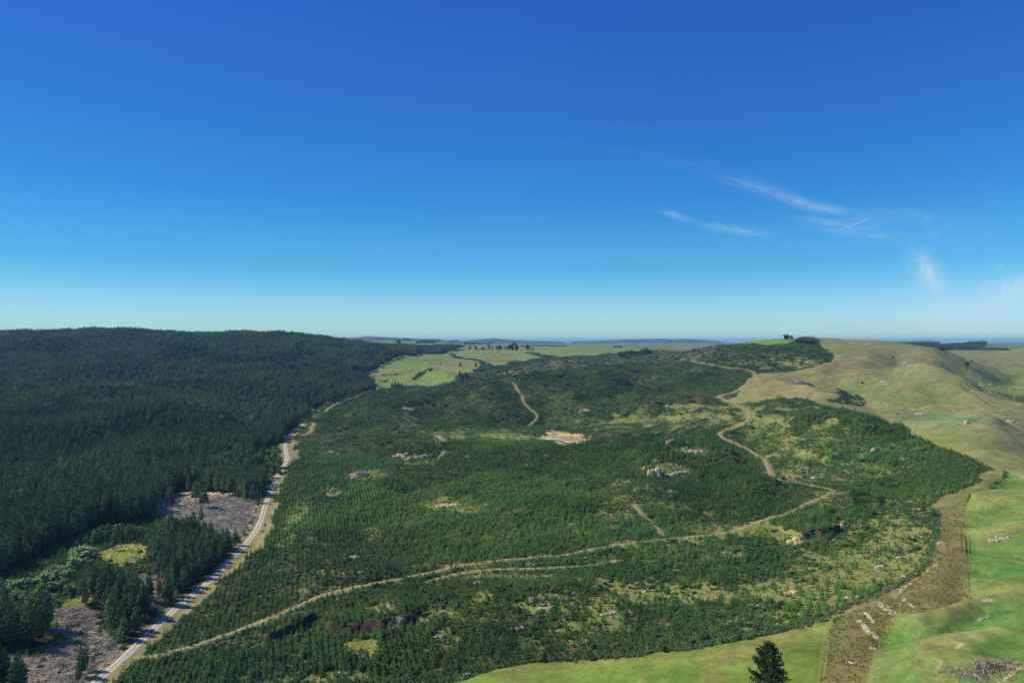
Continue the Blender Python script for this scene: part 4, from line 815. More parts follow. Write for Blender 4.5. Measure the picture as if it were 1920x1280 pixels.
vis = near & (np.abs(x/y) < 0.75) & (pyy < 1280); order = np.argsort(np.where(vis, y/(s+0.2), 1e9))[:300]; ind = np.zeros(len(x), bool); ind[order] = True
for c_, i in enumerate(order):
    e = bpy.data.objects.new('shrub', ME['shrub'][c_ % 4]); sc.collection.objects.link(e); e.location = (x[i], y[i], z[i]); e.rotation_euler = (0, 0, rng.uniform(0, 6.28)); e.scale = (s[i], s[i], s[i]*rng.uniform(.7, 1.1))
    setp(e, 'low rounded green shrub %s' % ('on the slope left of the gravel road' if x[i]/y[i] < -0.56 else 'among young pines near the bottom left of the plantation' if x[i]/y[i] < -0.2 else 'among young pines just behind the bottom field'), 'shrub', 'shrubs at the front of the plantation', tn[i])
q = ~ind
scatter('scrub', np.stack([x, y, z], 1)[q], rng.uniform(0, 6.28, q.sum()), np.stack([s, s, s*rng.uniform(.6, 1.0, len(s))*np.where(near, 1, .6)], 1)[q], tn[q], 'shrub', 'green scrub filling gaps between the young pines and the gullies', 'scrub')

gx, gy = jgrid(300, 560, 780, 1080, 2.6, .3, .48); m = lk(GULLY, gx, gy) & (fbm(gx/9, gy/9, 151, 3) > -.35); gx, gy = gx[m], gy[m]; gs = rng.uniform(.9, 1.9, len(gx))
scatter('gully_scrub', np.stack([gx, gy, zat(gx, gy)], 1), rng.uniform(0, 6.28, len(gx)), np.stack([gs, gs, gs*.8], 1), tintn(gx, gy, (.7, .8, .8), .3, 152, 10), 'shrub', 'dark low scrub filling the hollow in the tan pasture', 'scrub')
# ---- dry tussock on the rough strip and in the grassy openings
x, y = jgrid(-300, 420, 180, 520, 1.45, 0.1, 0.48)
pr = np.where(lk(RM['rough'], x, y), 0.85*(0.6+0.9*fbm(x/10, y/10, 111, 3)), np.where(lk(plant, x, y), 0.5*lk(OP, x, y), np.where(lk(SM, x, y) | lk(MM, x, y), 0.22, np.where(lk(RM['green'], x, y), 0.02+0.06*(fbm(x/14, y/14, 114, 3) > .35), np.where(lk(RM['field'], x, y), 0.012, 0)))))
m = (rng.random(len(x)) < pr) & lk(VISM, x, y) & (lk(RDIST, x, y) > 0.5); x, y = x[m], y[m]; z = zat(x, y); s = rng.uniform(.4, 1.1, len(x)); tn = tintn(x, y, (1.08, 1.12, .95), .22, 112, 12); tn *= np.where(lk(RM['green'], x, y)[:, None], np.array([.28, .5, .3]), 1); s = np.where(lk(RM['green'], x, y) | lk(RM['field'], x, y), s*.45, s); dk = fbm(x/16, y/16, 113, 3)[:, None] > 0.25
tn = np.where(dk, tn*np.array([0.78, 0.86, 0.8]), tn)
scatter('dry_tussock', np.stack([x, y, z], 1), rng.uniform(0, 6.28, len(x)), np.stack([s, s, s], 1), tn, 'tus', 'brown tussock and bracken on the rough strip and grassy gaps', 'tussock')
# a hedge of rough growth along the field edge and along the boundary of the plantation
ex, ey = [], []
for pts in ([(780,1284),(860,1268),(930,1249),(1000,1237),(1100,1231),(1200,1226),(1240,1215),(1290,1217),(1400,1192),(1500,1173),(1565,1147),(1610,1128),(1665,1104),(1740,1055),(1757,1000),(1757,955)],):
    p = resample(np.array(polyw(pts)), 0.9); ex.append(p[:, 0]); ey.append(p[:, 1])
ex = np.concatenate([np.concatenate(ex)+rng.normal(0, .8, sum(map(len, ex))) for _ in range(2)]); ey = np.concatenate([np.concatenate(ey)+rng.normal(0, 1.3, sum(map(len, ey))) for _ in range(2)])
s = rng.uniform(.4, 1.0, len(ex)); tn = tintn(ex, ey, (1.3, 1.25, 1.5), .25, 121, 15)
scatter('edge_growth', np.stack([ex, ey, zat(ex, ey)], 1), rng.uniform(0, 6.28, len(ex)), np.stack([s, s, s], 1), tn, 'shrub', 'grey-green rank growth along the field boundary', 'undergrowth')
# ---- slash
x, y = jgrid(-420, 60, 270, 620, 3.4, 0.2, 0.45); m = lk(SM, x, y) & (lk(RDIST, x, y) > 1.0); x, y = x[m], y[m]; s = rng.uniform(.6, 1.1, len(x))
tn = tintn(x, y, (1, 1, 1), .2, 131, 15)
scatter('felled_slash', np.stack([x, y, zat(x, y)], 1), rng.normal(0.1, .5, len(x)), np.stack([s, s, s], 1), tn, 'slash', 'grey felled branches and logs left on cleared ground beside the gravel road', 'slash')
x, y = jgrid(-420, 60, 430, 640, 7, 0.2, 0.45); SE = blur(SM.astype(float), 5, 3); e_ = lk(SE, x, y); m = (e_ > 0.15) & (e_ < 0.75) & (y > 540) & (rng.random(len(x)) < .7); x, y = x[m], y[m]
for i in range(min(len(x), 40)):
    e = bpy.data.objects.new('dead_tree', ME['dead'][i % 3]); sc.collection.objects.link(e); e.location = (x[i], y[i], float(zat(x[i], y[i]))); e.rotation_euler = (0, 0, rng.uniform(0, 6)); e.scale = [rng.uniform(.7, 1.3)]*3
    setp(e, 'bare grey standing dead trunk at the edge of the upper slash patch', 'dead tree', 'dead trunks around the slash patch', (1, 1, 1))
# ---- small stones
x, y, lv = bands(None, [260, 900], [5.5], jit=.48); pr = np.where(lk(plant, x, y), 0.03+0.10*sstep(.1, .6, lk(OP, x, y)), 0); m = (rng.random(len(x)) < pr) & lk(VISM, x, y); x, y = x[m], y[m]
s = rng.uniform(.35, 1.3, len(x)); scatter('loose_stones', np.stack([x, y, zat(x, y)], 1), rng.uniform(0, 6.28, len(x)), np.stack([s*1.3, s, s], 1), np.ones((len(x), 3)), 'stone', 'pale limestone rubble scattered among the young pines', 'rubble')

# ------------------------------------------------------------------ single trees
def thing(name, loc, rz, label, cat, group=None, scale=None):
    e = bpy.data.objects.new(name, None); sc.collection.objects.link(e); e.location = loc; e.rotation_euler = (0, 0, rz)
    if scale is not None: e.scale = scale
    return setp(e, label, cat, group)
def part(name, me_, parent, tint=None):
    o = bpy.data.objects.new(name, me_); sc.collection.objects.link(o); o.parent = parent
    if tint is not None: o['tint'] = [float(v) for v in tint]
    return o
def place(px, py): X_, Y_ = hit(px, py); return X_, Y_, float(zat(X_, Y_))
cnt = [0]
def tree(kind, px, py, hpx, wpx_, label, group=None, tint=(1, 1, 1), name=None):
    x_, y_, z_ = place(px, py); h = hpx*y_/F; w_ = wpx_*y_/F; cnt[0] += 1; k = cnt[0]
    tn_ = np.array(tint)*rng.uniform(.85, 1.15)
    if kind == 'pine':
        e = thing(name or 'pine_tree', (x_, y_, z_), rng.uniform(0, 6.28), label, 'tree', group, (w_/(PH*.34), w_/(PH*.34), h/PH)); part('trunk', trunkm[k % 4], e); part('crown', crownm[k % 4], e, tn_)
    else:
        cm = {'willow': willowm, 'broad': broadm, 'poplar': poplarm}[kind]; wd_ = {'willow': .8, 'broad': .8, 'poplar': .28}[kind]
        e = thing(name or {'willow': 'willow_tree', 'broad': 'broadleaf_tree', 'poplar': 'poplar_tree'}[kind], (x_, y_, z_), rng.uniform(0, 6.28), label, 'tree', group, (w_/wd_, w_/wd_, h))
        part('trunk', btrunk[k % 3], e); part('crown', cm[k % len(cm)], e, tn_)
    return e
GW = 'willows along the stream at lower left'
for px, py, h, w_, tn_ in [(152,1052,30,34,(1.1,1.15,1.2)),(168,1046,20,18,(1.2,1.2,1.3)),(138,1070,28,24,(1.2,1.35,1.35)),(150,1068,20,18,(1.1,1.1,1.2)),(116,1080,22,26,(1,1,1.05)),(106,1076,20,24,(.8,.95,.7)),(84,1096,24,28,(1.1,1.2,1.2)),(96,1086,20,20,(.9,1,.8)),
    (44,1112,30,38,(.75,.95,.65)),(12,1118,20,18,(1.1,1.2,1.4)),(28,1122,18,18,(1,1.05,.8)),(42,1126,18,14,(1,1.1,1.2)),(58,1126,18,14,(1,1.1,1.2)),(76,1108,22,18,(.85,1.1,.5)),(98,1106,18,16,(1.1,1.2,1.3)),(8,1134,18,18,(.9,1.1,.8)),(56,1140,24,16,(.85,1.1,.55)),
    (132,1112,18,18,(.9,1,.7)),(120,1100,16,16,(.8,.95,.7)),(80,1126,24,18,(.8,1.05,.55)),(-14,1112,22,22,(.9,1,.9)),(165,1062,18,16,(.8,.9,.8)),(66,1102,18,18,(.9,1.,.8)),(128,1086,22,24,(.8,.9,.7)),(22,1104,18,20,(.8,1.,.8))]:
    for q_ in range(2):
        tree('willow', px+(rng.normal(0, 7) if q_ else 0), py+(rng.normal(-3, 4) if q_ else 0), h*(1.08 if not q_ else rng.uniform(.6, .95)), w_*(1.1 if not q_ else .8), 'round pale grey-green willow by the stream below the dark forest edge', GW, tn_)
for px, py, h, w_ in [(144,1030,18,6),(157,1028,22,6),(190,1018,34,15),(203,1018,36,14),(216,1016,34,14),(228,1014,34,13),(240,1014,32,12),(178,1020,28,13),(252,1013,28,12),(264,1012,26,11)]:
    tree('poplar', px, py, h, w_, 'slender grey-green poplar standing behind the small yellow meadow', 'poplars behind the meadow', (.62,.72,.62))
for px, py, h, w_ in [(440,872,30,9),(452,880,34,10),(464,880,36,10),(473,874,34,10),(482,878,30,12),(446,900,30,9),(490,868,28,10),(430,880,26,8)]:
    tree('poplar', px, py, h, w_, 'upright pale green poplar at the forest edge left of the road bend', 'poplars by the road bend', (.6,.72,.5))
for px, py, h, w_ in [(497,884,28,22),(507,874,24,20),(514,886,24,18),(522,876,22,16),(503,858,18,16),(516,864,18,16),(490,850,16,14),(524,888,16,12),(470,852,18,16),(510,896,20,16)]:
    tree('willow', px, py, h, w_, 'bushy pale willow filling the inside of the road bend', 'willows by the road bend', (.62,.78,.5))
for px, py, h, w_, t_ in [(593,779,14,15,'round pale tree beside the road where the forest shadow ends'),(617,777,13,8,'narrow pale tree, rightmost of the trio beside the shaded road'),(579,774,9,14,'low wide bush at the roadside against the dark forest shadow')]:
    tree('willow', px, py, h, w_, t_, None, (.95,1.0,.8))
G = 'trees of the farmstead on the far plateau'
for px, py, h, w_, k, t_ in [(881,656,9,7,'pine','pointed dark conifer at the left end of the farmstead trees'),(891,656,8,8,'broad','small round dark tree next to the pointed conifer left of the farmhouse'),(905,656,6,9,'broad','low dark bushy tree just left of the farmhouse'),
    (917,654,9,6,'broad','tree behind the farmhouse roof'),(923,656,6,5,'broad','small dark tree at the right corner of the farmhouse'),(931,656,8,5,'poplar','narrow tree right of the farmhouse'),(936,656,11,9,'broad','mid-sized grey-green tree between the farmhouse and the big grove'),(947,655,8,3,'poplar','thin small tree just left of the big grove'),
    (954,657,12,10,'broad','left tree of the big dark grove on the plateau'),(962,657,16,13,'broad','tallest middle tree of the big dark grove on the plateau'),(970,657,13,11,'broad','right tree of the big dark grove on the plateau'),(989,657,11,10,'broad','round tree standing alone right of the big grove'),(999,656,5,5,'broad','tiny tree right of the lone round tree on the plateau')]:
    tree(k, px, py, h, w_, t_, G, (.8,.9,1.0))
G = 'dark conifers in the block on the far plateau'
for i in range(22):
    f = i/21; tree('pine', 1161+f*58+rng.normal(0, 1), 670-f*8+rng.normal(0, .8), 9+rng.uniform(-1.5, 3.5)*(.5+f), 6, 'dark conifer in the wedge-shaped block on the far green plateau', G, (.75,.85,.95))
G = 'conifers in the middle paddock'
for px, py, h, w_ in [(735,729,12,7),(741,729,15,8),(747,729,14,8),(753,729,13,7)]: tree('pine', px, py, h, w_, 'dark conifer in the small clump below the bright green paddock', G, (.8,.95,1))
for px, py, h, w_, t_ in [(862,712,19,8,'tall conifer on the left of the gully mouth clump'),(867,714,16,8,'conifer on the right of the gully mouth clump'),(873,708,12,8,'shorter conifer behind the gully mouth clump'),(892,690,13,7,'lone dark columnar conifer on the tan paddock'),(826,684,5,4,'tiny dark bush alone in the green paddock'),(863,688,10,6,'pointed conifer above the gully mouth')]:
    tree('pine', px, py, h, w_, t_, None, (.8,.95,1))
G = 'trees on the round hilltop'
for px, py, h, w_, t_ in [(1471,636,9,9,'leftmost dark tree of the hilltop clump'),(1477,637,12,11,'rounded dark tree in the middle of the hilltop clump'),(1484,637,9,8,'right dark tree of the hilltop clump')]: tree('broad', px, py, h, w_, t_, G, (.55,.7,.7))
for i in range(13): tree('broad', 1492+i*2.9, 641+i*.35, 5.5, 6, 'low dark tree in the belt running right along the hilltop skyline', 'belt along the hilltop', (.55,.7,.6))
for px, py, h, w_, t_ in [(1812,686,8,12,'dark bush in the gully of the far right pasture'),(1822,678,4,5,'small bush above the dark bush in the far right gully'),(1616,719,4,5,'tiny dark bush above the wooded hollow in the pasture'),(1683,777,3,4,'tiny dark bush at the edge of the pale green paddock'),(1675,672,4,5,'small dark bush in the shallow gully near the skyline'),
    (859,1264,22,17,'dark bush beside the white boulder at the corner of the bottom field'),(1246,1222,11,13,'small dark bush on the boundary above the bottom field')]: tree('broad', px, py, h, w_, t_, None, (.6,.8,.7))
G = 'shelter belts and copses on the far hills'
for px0, px1, py, h, n_, t_ in [(1762,1786,656,5,9,'dark tree in the copse left of the far right shelter belt'),(1795,1893,656,4,26,'dark tree of the long shelter belt on the far right skyline'),(625,652,637,5,12,'dark tree of the slanting belt on the far left green hill'),(670,679,642,6,3,'dark tree in the small group on the far green hill'),
    (743,751,643,6,4,'dark tree left of the far copses'),(756,766,638,4,5,'dark tree in the skyline copse above the paddocks'),(780,815,643,4,18,'dark tree of the wide copse on the far hill'),(790,826,639,3,14,'dark tree in the thin belt on the skyline'),(842,858,641,4,8,'dark tree of the round skyline copse left of the blue hills'),
    (870,925,645,3.5,22,'dark tree of the belt sloping below the blue hills'),(975,1060,649,3,20,'dark tree in the long low belt on the plain'),(1150,1166,651,3.5,6,'dark tree in the copse before the blue range'),(596,612,630,5,7,'tall dark tree on the shoulder of the forest ridge')]:
    for i in range(n_):
        tree('broad', px0+(px1-px0)*(i+.5)/n_, py+rng.normal(0, .5), h*rng.uniform(.8, 1.2), h*1.3, t_, G, (.55,.7,.65))
# hedges and gully growth in the middle paddocks
def hedge(pts, step, s_, label, name='hedge', t3=(.6,.8,.7), sp=1.0):
    p = resample(np.array(polyw(pts)), step); mb = MB(); r = np.random.default_rng(int(pts[0][0])); o0 = p[len(p)//2]; z0 = float(zat(*o0))
    for q_ in p:
        for _ in range(3):
            x_, y_ = q_+r.normal(0, s_*sp, 2); z_ = float(zat(x_, y_)); lump(mb, (x_-o0[0], y_-o0[1], z_-z0+s_*.4), np.array([s_, s_, s_*.8])*r.uniform(.6, 1.2), r)
    o = link(name, mb.mesh(name, [m_shrub])); o.location = (o0[0], o0[1], z0); setp(o, label, 'hedge', None, t3)
for a in [([(845,664),(862,672),(885,674),(902,677),(914,683),(920,690)], 6, 4, 'dark hedge curving along the top of the tan paddock'),([(776,711),(784,705),(792,699),(800,695),(808,693)], 5, 3.5, 'dark growth in the diagonal ditch between two green paddocks'),
          ([(716,704),(728,702),(738,703),(746,700)], 6, 2.2, 'thin dark growth in the ditch of the left green paddock'),([(708,713),(718,716),(726,713)], 6, 2.0, 'small dark ditch growth at the lower left of the paddock'),([(991,662),(1005,664),(1012,668),(1030,669),(1040,669)], 8, 5, 'dark hedge zigzag on the plateau right of the big grove'),
          ([(1085,673),(1100,673)], 6, 5, 'short dark hedge on the rim of the plateau'),([(1800,722),(1815,733),(1830,742),(1850,757),(1870,768)], 9, .9, 'thin dark growth along the gully line of the right pasture'),([(1868,772),(1885,779),(1900,788),(1920,800)], 7, .8, 'dark gully growth at the right edge behind the pale ridge')]: hedge(*a)

# ------------------------------------------------------------------ limestone outcrops
def fluted(mb, c, sx, sy, sz, r, nn=9):
    # a block of bedded limestone: subdivided box, tops rounded, sides fluted and stepped
    g_ = np.linspace(-1, 1, nn); vs = {}; V_ = []; F_ = []
    def vid(p):
        k_ = tuple(np.round(p, 5))
        if k_ not in vs: vs[k_] = len(V_); V_.append(p)
        return vs[k_]
    for ax in range(3):
        for sg in (-1, 1):
            if ax == 2 and sg == -1: continue
            for a in range(nn-1):
                for b_ in range(nn-1):
                    q = []
                    for da, db in ((0, 0), (1, 0), (1, 1), (0, 1)):
                        p = [0, 0, 0]; p[ax] = sg; p[(ax+1) % 3] = g_[a+da]; p[(ax+2) % 3] = g_[b_+db]; q.append(vid(p))
                    F_ += [(q[0], q[1], q[2]), (q[0], q[2], q[3])] if sg > 0 else [(q[0], q[2], q[1]), (q[0], q[3], q[2])]
    V_ = np.array(V_, float); rad = np.linalg.norm(V_[:, :2], axis=1); l = np.maximum(np.abs(V_[:, 0]), np.abs(V_[:, 1]))
    V_[:, :2] *= (0.45+0.55*l/np.maximum(rad, 1e-6))[:, None]
    sd_ = int(r.integers(1, 9999)); th = np.arctan2(V_[:, 1], V_[:, 0])
    fl = 1+0.22*fbm(np.cos(th)*2.4+V_[:, 2]*0.25+9, np.sin(th)*2.4+9, sd_, 4)+0.12*fbm(V_[:, 2]*3+20, th*1.5+20, sd_+1, 3)
    top = (V_[:, 2]+1)/2; V_[:, :2] *= (fl*(1.15-0.50*top**2.2))[:, None]; V_[:, 2] = np.where(V_[:, 2] > 0.9, V_[:, 2]*(0.8+0.45*fbm(V_[:, 0]*1.6+30, V_[:, 1]*1.6+30, sd_+2, 3)), V_[:, 2])
    V_ = V_*np.array([sx, sy, sz]); V_[:, 2] += sz*0.6; mb.add(V_+np.array(c), F_)
def outcrop(px, py, wpx_, hpx, label, grey=False, blocks=5, spread=1.0, tilt=0.0):
    x_, y_, z_ = place(px, py); W = wpx_*y_/F; Hh = hpx*y_/F; mb = MB(); r = np.random.default_rng(int(px*7+py))
    for i in range(blocks):
        f = (i+.5)/blocks*2-1; cx = f*W*.42+r.normal(0, W*.03); cy = r.normal(0, W*.10)*spread+f*tilt*W; hh = Hh*r.uniform(.4, 1.0)*(1-.35*abs(f)); zz = float(zat(x_+cx, y_+cy))-z_
        fluted(mb, (cx, cy, zz-hh*.15), W/blocks*r.uniform(.7, 1.15), W/blocks*r.uniform(.6, .95), hh*.62, r, 9 if wpx_ > 12 else 7)
    for i in range(blocks*3):
        cx, cy = r.normal(0, W*.32), r.normal(-W*.06, W*.18); q = Hh*r.uniform(.06, .2); lump(mb, (cx, cy, float(zat(x_+cx, y_+cy))-z_+q*.3), (q*1.3, q, q), r)
    o = link('rock_outcrop', mb.mesh('rock_outcrop', [m_grey if grey else m_rock])); o.location = (x_, y_, z_); return setp(o, label, 'rock', 'limestone outcrops')
ONLY = [(672,893,36,15,'broad tan limestone bluff lit by the sun in the left of the plantation',0,5),(752,856,30,10,'tan jagged rock band above the left plantation slope, left half',0,5),(775,864,34,13,'tan and white rock scree in the middle of the left rock band',0,6),(800,856,22,7,'grey rocks at the right end of the left rock band',1,5),(833,853,17,12,'isolated grey rock right of the left rock band',1,3),
 (1227,890,20,26,'tall tan rock tower in the centre right of the plantation',0,3),(1213,878,8,9,'small pale boulder left of the tall rock tower',0,2),(1231,866,6,6,'small pale boulder above the tall rock tower',0,1),(1270,890,36,9,'low grey rock shelf right of the tall rock tower',1,6),
 (1308,849,26,10,'low tan outcrop above and right of the rock tower',0,5),(1257,829,13,12,'reddish outcrop above the rock tower',0,3),(1494,1018,32,14,'cream sunlit rock wall at the left end of the dark scarp',0,4),(1580,988,9,9,'pale boulder at the right end of the dark scarp',0,2),
 (762,788,28,9,'pinkish rock bluff on the left hillside',0,5),(765,767,22,6,'pale rocks above the pinkish bluff on the left hillside',1,4),(838,949,44,8,'low tan ledge in the bright green left centre plantation',0,6),(1483,1113,26,10,'tan mound of rock in the dry patch at lower right',0,4),(1600,1119,28,5,'flat white rock ledge near the right field boundary',1,5),
 (872,1270,15,11,'white boulder at the corner of the bottom field',1,2),(897,1094,18,8,'grey pinnacled rocks below the lower track',1,5),(1075,1114,8,9,'small grey knob of rock right of centre near the bottom',1,2),(1022,1142,24,6,'low white ledge in dry grass near the bottom centre',1,5),(972,1177,30,7,'pale ledge left of the low white ledge',1,5),
 (1140,1151,26,6,'low grey ledge right of the bottom centre',1,5),(1225,1144,14,11,'bright tan boulder among dark scrub at the bottom',0,3),(1640,843,22,9,'grey rocks in the middle of the right plantation block',1,5),(1510,878,18,6,'small grey rocks in the sparse slope right of the zigzag track',1,4),(1532,896,26,5,'lower grey rocks in the sparse slope right of the zigzag track',1,5),
 (738,1136,30,6,'pale ledge above the dark bluff at lower left',1,5),(745,1176,34,9,'grey pinnacles below the right end of the dark bluff',1,7),(550,1232,50,7,'long grey ledge at the bottom left of the plantation',1,8),(610,1230,22,6,'short grey ledge right of the long bottom ledge',1,4),(648,1262,28,8,'white jagged rocks at the bottom edge left of the field',1,6),(825,1194,22,7,'grey jagged rocks right of the round meadow',1,5),
 (1097,771,20,8,'pinkish cracked rock on the far dark hillside',0,4),(1345,926,9,9,'white rock among dark pines left of the zigzag track',1,3),(1263,923,14,6,'small tan rock below the rock tower',0,3),(1084,822,11,7,'tan boulder right of the small blue pond',0,2),(1107,822,7,8,'pale boulder further right of the small blue pond',0,2),(1252,762,12,5,'grey rocks on the dark far hillside',1,3),
 (700,1012,8,4,'white stones in the left plantation',1,2),(665,1046,20,7,'grey rocks above the broad track at left',1,4),(1000,1122,22,5,'grey ledge just under the dry grass near the bottom centre',1,5),(1205,1108,14,4,'small grey ledge amid dry grass',1,3),(1560,1090,16,4,'small white rocks in the dry patch at right',1,4),(1650,1062,20,5,'whitish rocks on the dry slope near the right boundary',1,5),(1690,1045,14,4,'small whitish rocks higher on the dry slope near the right boundary',1,3),
 (995,1058,20,3,'flat grey ledge beside the lower track',1,4),(1028,1080,14,3,'small flat ledge below the lower track',1,3),(1360,1170,12,3,'tiny white ledge behind the bottom field',1,3),(620,848,12,8,'bleached rocks on the slope right of the road bend',1,3),(1700,680,10,2,'thin pale rock near the pasture skyline',1,3),
 (1655,716,14,3,'thin white ledge in the middle of the tan pasture',1,4),(1496,714,16,5,'weathered grey ledge on the left tan pasture spur',1,4),(1728,776,24,2.5,'long white ledge above the pale green paddock',1,6),(1668,762,12,3,'white rocks below the wooded hollow',1,4),(1665,769,8,2.5,'lower white rocks below the wooded hollow',1,3),(1780,789,9,1.6,'short white ledge left of the water tank',1,3),(1828,734,16,3,'pale rocks on the right pasture spur',1,4),(1896,790,8,4,'pale rock on the gully edge at the far right',1,2),
 (1869,1011,32,4,'curved white rock scar on the green hillside at right',1,9),(1894,1007,8,5,'small white rocks right of the curved scar',1,3),(1850,1126,16,4,'flat white rock on the green spur crest',1,4),(1763,1017,10,3,'white rocks in the upper rough strip',1,3)]
for a in ONLY: outcrop(a[0], a[1], a[2], a[3], a[4], bool(a[5]), a[6])
def scar(pts, wd_, label):
    p = resample(np.array(polyw(pts)), .8); mb = MB(); r = np.random.default_rng(int(pts[0][0]*3)); o0 = p[len(p)//2]; z0 = float(zat(*o0))
    for q_ in p:
        for _ in range(3):
            x_, y_ = q_+r.normal(0, wd_, 2); lump(mb, (x_-o0[0], y_-o0[1], float(zat(x_, y_))-z0+.02), np.array([.38, .32, .14])*r.uniform(.4, 1.3), r)
    o = link('rock_outcrop', mb.mesh('rock_outcrop', [m_chalk])); o.location = (o0[0], o0[1], z0); setp(o, label, 'rock', 'limestone outcrops')
scar([(1610,1163),(1618,1170),(1628,1183),(1643,1195)], .45, 'slanting white rock scar in the brown strip above the fallen tree'); scar([(1622,1148),(1630,1157),(1638,1166)], .4, 'short white scar just above the slanting one')
scar([(1650,1130),(1660,1136),(1668,1146),(1678,1149)], .8, 'broad white scar at the narrow neck of the brown strip'); scar([(1694,1122),(1702,1130),(1711,1137)], .5, 'white scar right of the neck of the brown strip'); scar([(1686,1112),(1690,1106),(1700,1098)], .5, 'pale stones beside the boundary track')
scar([(1748,1064),(1752,1060),(1757,1057)], .5, 'white stones at the bend of the boundary track'); scar([(1712,1144),(1720,1146)], .6, 'small white scar on the lower edge of the brown strip'); scar([(1632,1212),(1640,1216)], .4, 'tiny white scar at the lower edge of the brown strip'); scar([(1836,1162),(1842,1158),(1850,1154)], .25, 'thin pale scratch on the green slope above the brush pile')

# ------------------------------------------------------------------ pond
wm, t, b = M('pond_water'); b.inputs['Base Color'].default_value = (0.09, 0.12, 0.14, 1); b.inputs['Roughness'].default_value = 0.22; b.inputs['Specular IOR Level'].default_value = 0.6
def sheet(name, pts, z, mat, label=None):
    p = chaikin(np.array([hit(*q) for q in pts]+[hit(*pts[0])]), 2)[:-1]; me_ = bpy.data.meshes.new(name); me_.from_pydata([(a, c, z) for a, c in p], [], [tuple(range(len(p)))]); me_.materials.append(mat); return link(name, me_, 'structure')
sheet('pond', [(1026,825),(1036,823.6),(1048,825.4),(1057,827.6),(1063,829.8),(1070,830.2),(1073,831.6),(1065,832.6),(1056,831),(1047,827.8),(1035,826.6)], PANZ+0.12, wm)

# ------------------------------------------------------------------ farmhouse, shed, tank, car
m_wall = plain('pale_weatherboard', tuple(S(214, 206, 192)), tuple(S(230, 224, 212)), 3); m_roof = plain('grey_roofing', tuple(S(120, 118, 116)), tuple(S(146, 142, 138)), 2); m_dark, _, b = M('dark_glass'); b.inputs['Base Color'].default_value = (.02, .025, .03, 1); b.inputs['Roughness'].default_value = .1
def boxm(name, x0, x1, y0, y1, z0, z1, mat): me_ = box(name, x0, x1, y0, y1, z0, z1); me_.materials.append(mat); return me_
def gable(name, hx, hy, z0, z1, mat):
    me_ = bpy.data.meshes.new(name); v = [(-hx, -hy, z0), (hx, -hy, z0), (hx, hy, z0), (-hx, hy, z0), (-hx, 0, z1), (hx, 0, z1)]; me_.from_pydata(v, [], [(0,1,5,4),(2,3,4,5),(1,2,5),(3,0,4),(3,2,1,0)]); me_.materials.append(mat); return me_
def house(px, py, hx, hy, hz, label, rz, cat='house', name='farmhouse'):
    x_, y_, z_ = place(px, py); e = thing(name, (x_, y_, z_), rz, label, cat); part('wall', boxm('wall', -hx, hx, -hy, hy, -1, hz, m_wall), e); part('roof', gable('roof', hx+.5, hy+.5, hz+.02, hz+hy*.62, m_roof), e)
    for k in (-.55, 0.05, .6): part('window', boxm('window', k*hx-.8, k*hx+.8, -hy-.06, -hy-.003, 1.0, 2.3, m_dark), e)
    return e
house(916, 655.5, 9, 5, 3.4, 'pale farmhouse with grey roof among trees on the far plateau', .25); house(900, 655, 8, 4, 3, 'low pale shed left of the farmhouse on the far plateau', .1, 'shed', 'farm_shed')
x_, y_, z_ = place(1812, 794)
e = thing('water_tank', (x_, y_, z_), .3, 'round pale water tank standing alone on the green pasture at right', 'water tank'); m_tank = plain('tank_plastic', tuple(S(176, 178, 168)), tuple(S(206, 206, 196)), 3)
mb = MB(); K = 28; zz = [-.4, .3, .32, .9, .94, 1.5, 1.54, 2.1, 2.14, 2.6]; rr_ = [1.75, 1.75, 1.8, 1.8, 1.75, 1.75, 1.8, 1.8, 1.75, 1.75]
def lathe(mb, zz, rr_, K=28):
    ring = [(r_*math.cos(6.2832*j/K), r_*math.sin(6.2832*j/K), z0) for z0, r_ in zip(zz, rr_) for j in range(K)]; Fs = []
    for i in range(len(zz)-1):
        for j in range(K): A_, B_ = i*K+j, i*K+(j+1) % K; Fs += [(A_, B_, B_+K), (A_, B_+K, A_+K)]
    mb.add(ring, Fs)
lathe(mb, zz, rr_); part('tank_wall', mb.mesh('tank_wall', [m_tank]), e); mb = MB(); lathe(mb, [2.6, 2.62, 2.9, 3.05, 3.1], [1.75, 1.82, 1.1, .5, .01]); part('lid', mb.mesh('lid', [m_tank]), e)
# small white car at the roadside
x_, y_, z_ = place(491, 996); rd = ROADW['gravel_road'][0]; j_ = int(np.hypot(rd[:, 0]-x_, rd[:, 1]-y_).argmin()); dv = rd[j_+3]-rd[j_]; e = thing('parked_car', (x_, y_, float(zat(x_, y_))+.02), math.atan2(dv[1], dv[0]), 'small white car parked on the right side of the gravel road', 'car')
m_paint, _, b = M('white_paint'); b.inputs['Base Color'].default_value = (.78, .78, .78, 1); b.inputs['Roughness'].default_value = .25; m_rub, _, b = M('rubber'); b.inputs['Base Color'].default_value = (.02, .02, .02, 1)
def loft(name, secs, mat):   # secs: x, half width, z0, z1
    v = []; f_ = []
    for (x0, hw, z0, z1) in secs: v += [(x0, -hw, z0), (x0, hw, z0), (x0, hw*.93, z1), (x0, -hw*.93, z1)]
    for i in range(len(secs)-1):
        for j in range(4): f_.append((i*4+j, i*4+(j+1) % 4, (i+1)*4+(j+1) % 4, (i+1)*4+j))
    f_ += [(3, 2, 1, 0), tuple(len(v)-4+j for j in range(4))]; me_ = bpy.data.meshes.new(name); me_.from_pydata(v, [], f_); me_.materials.append(mat); return me_
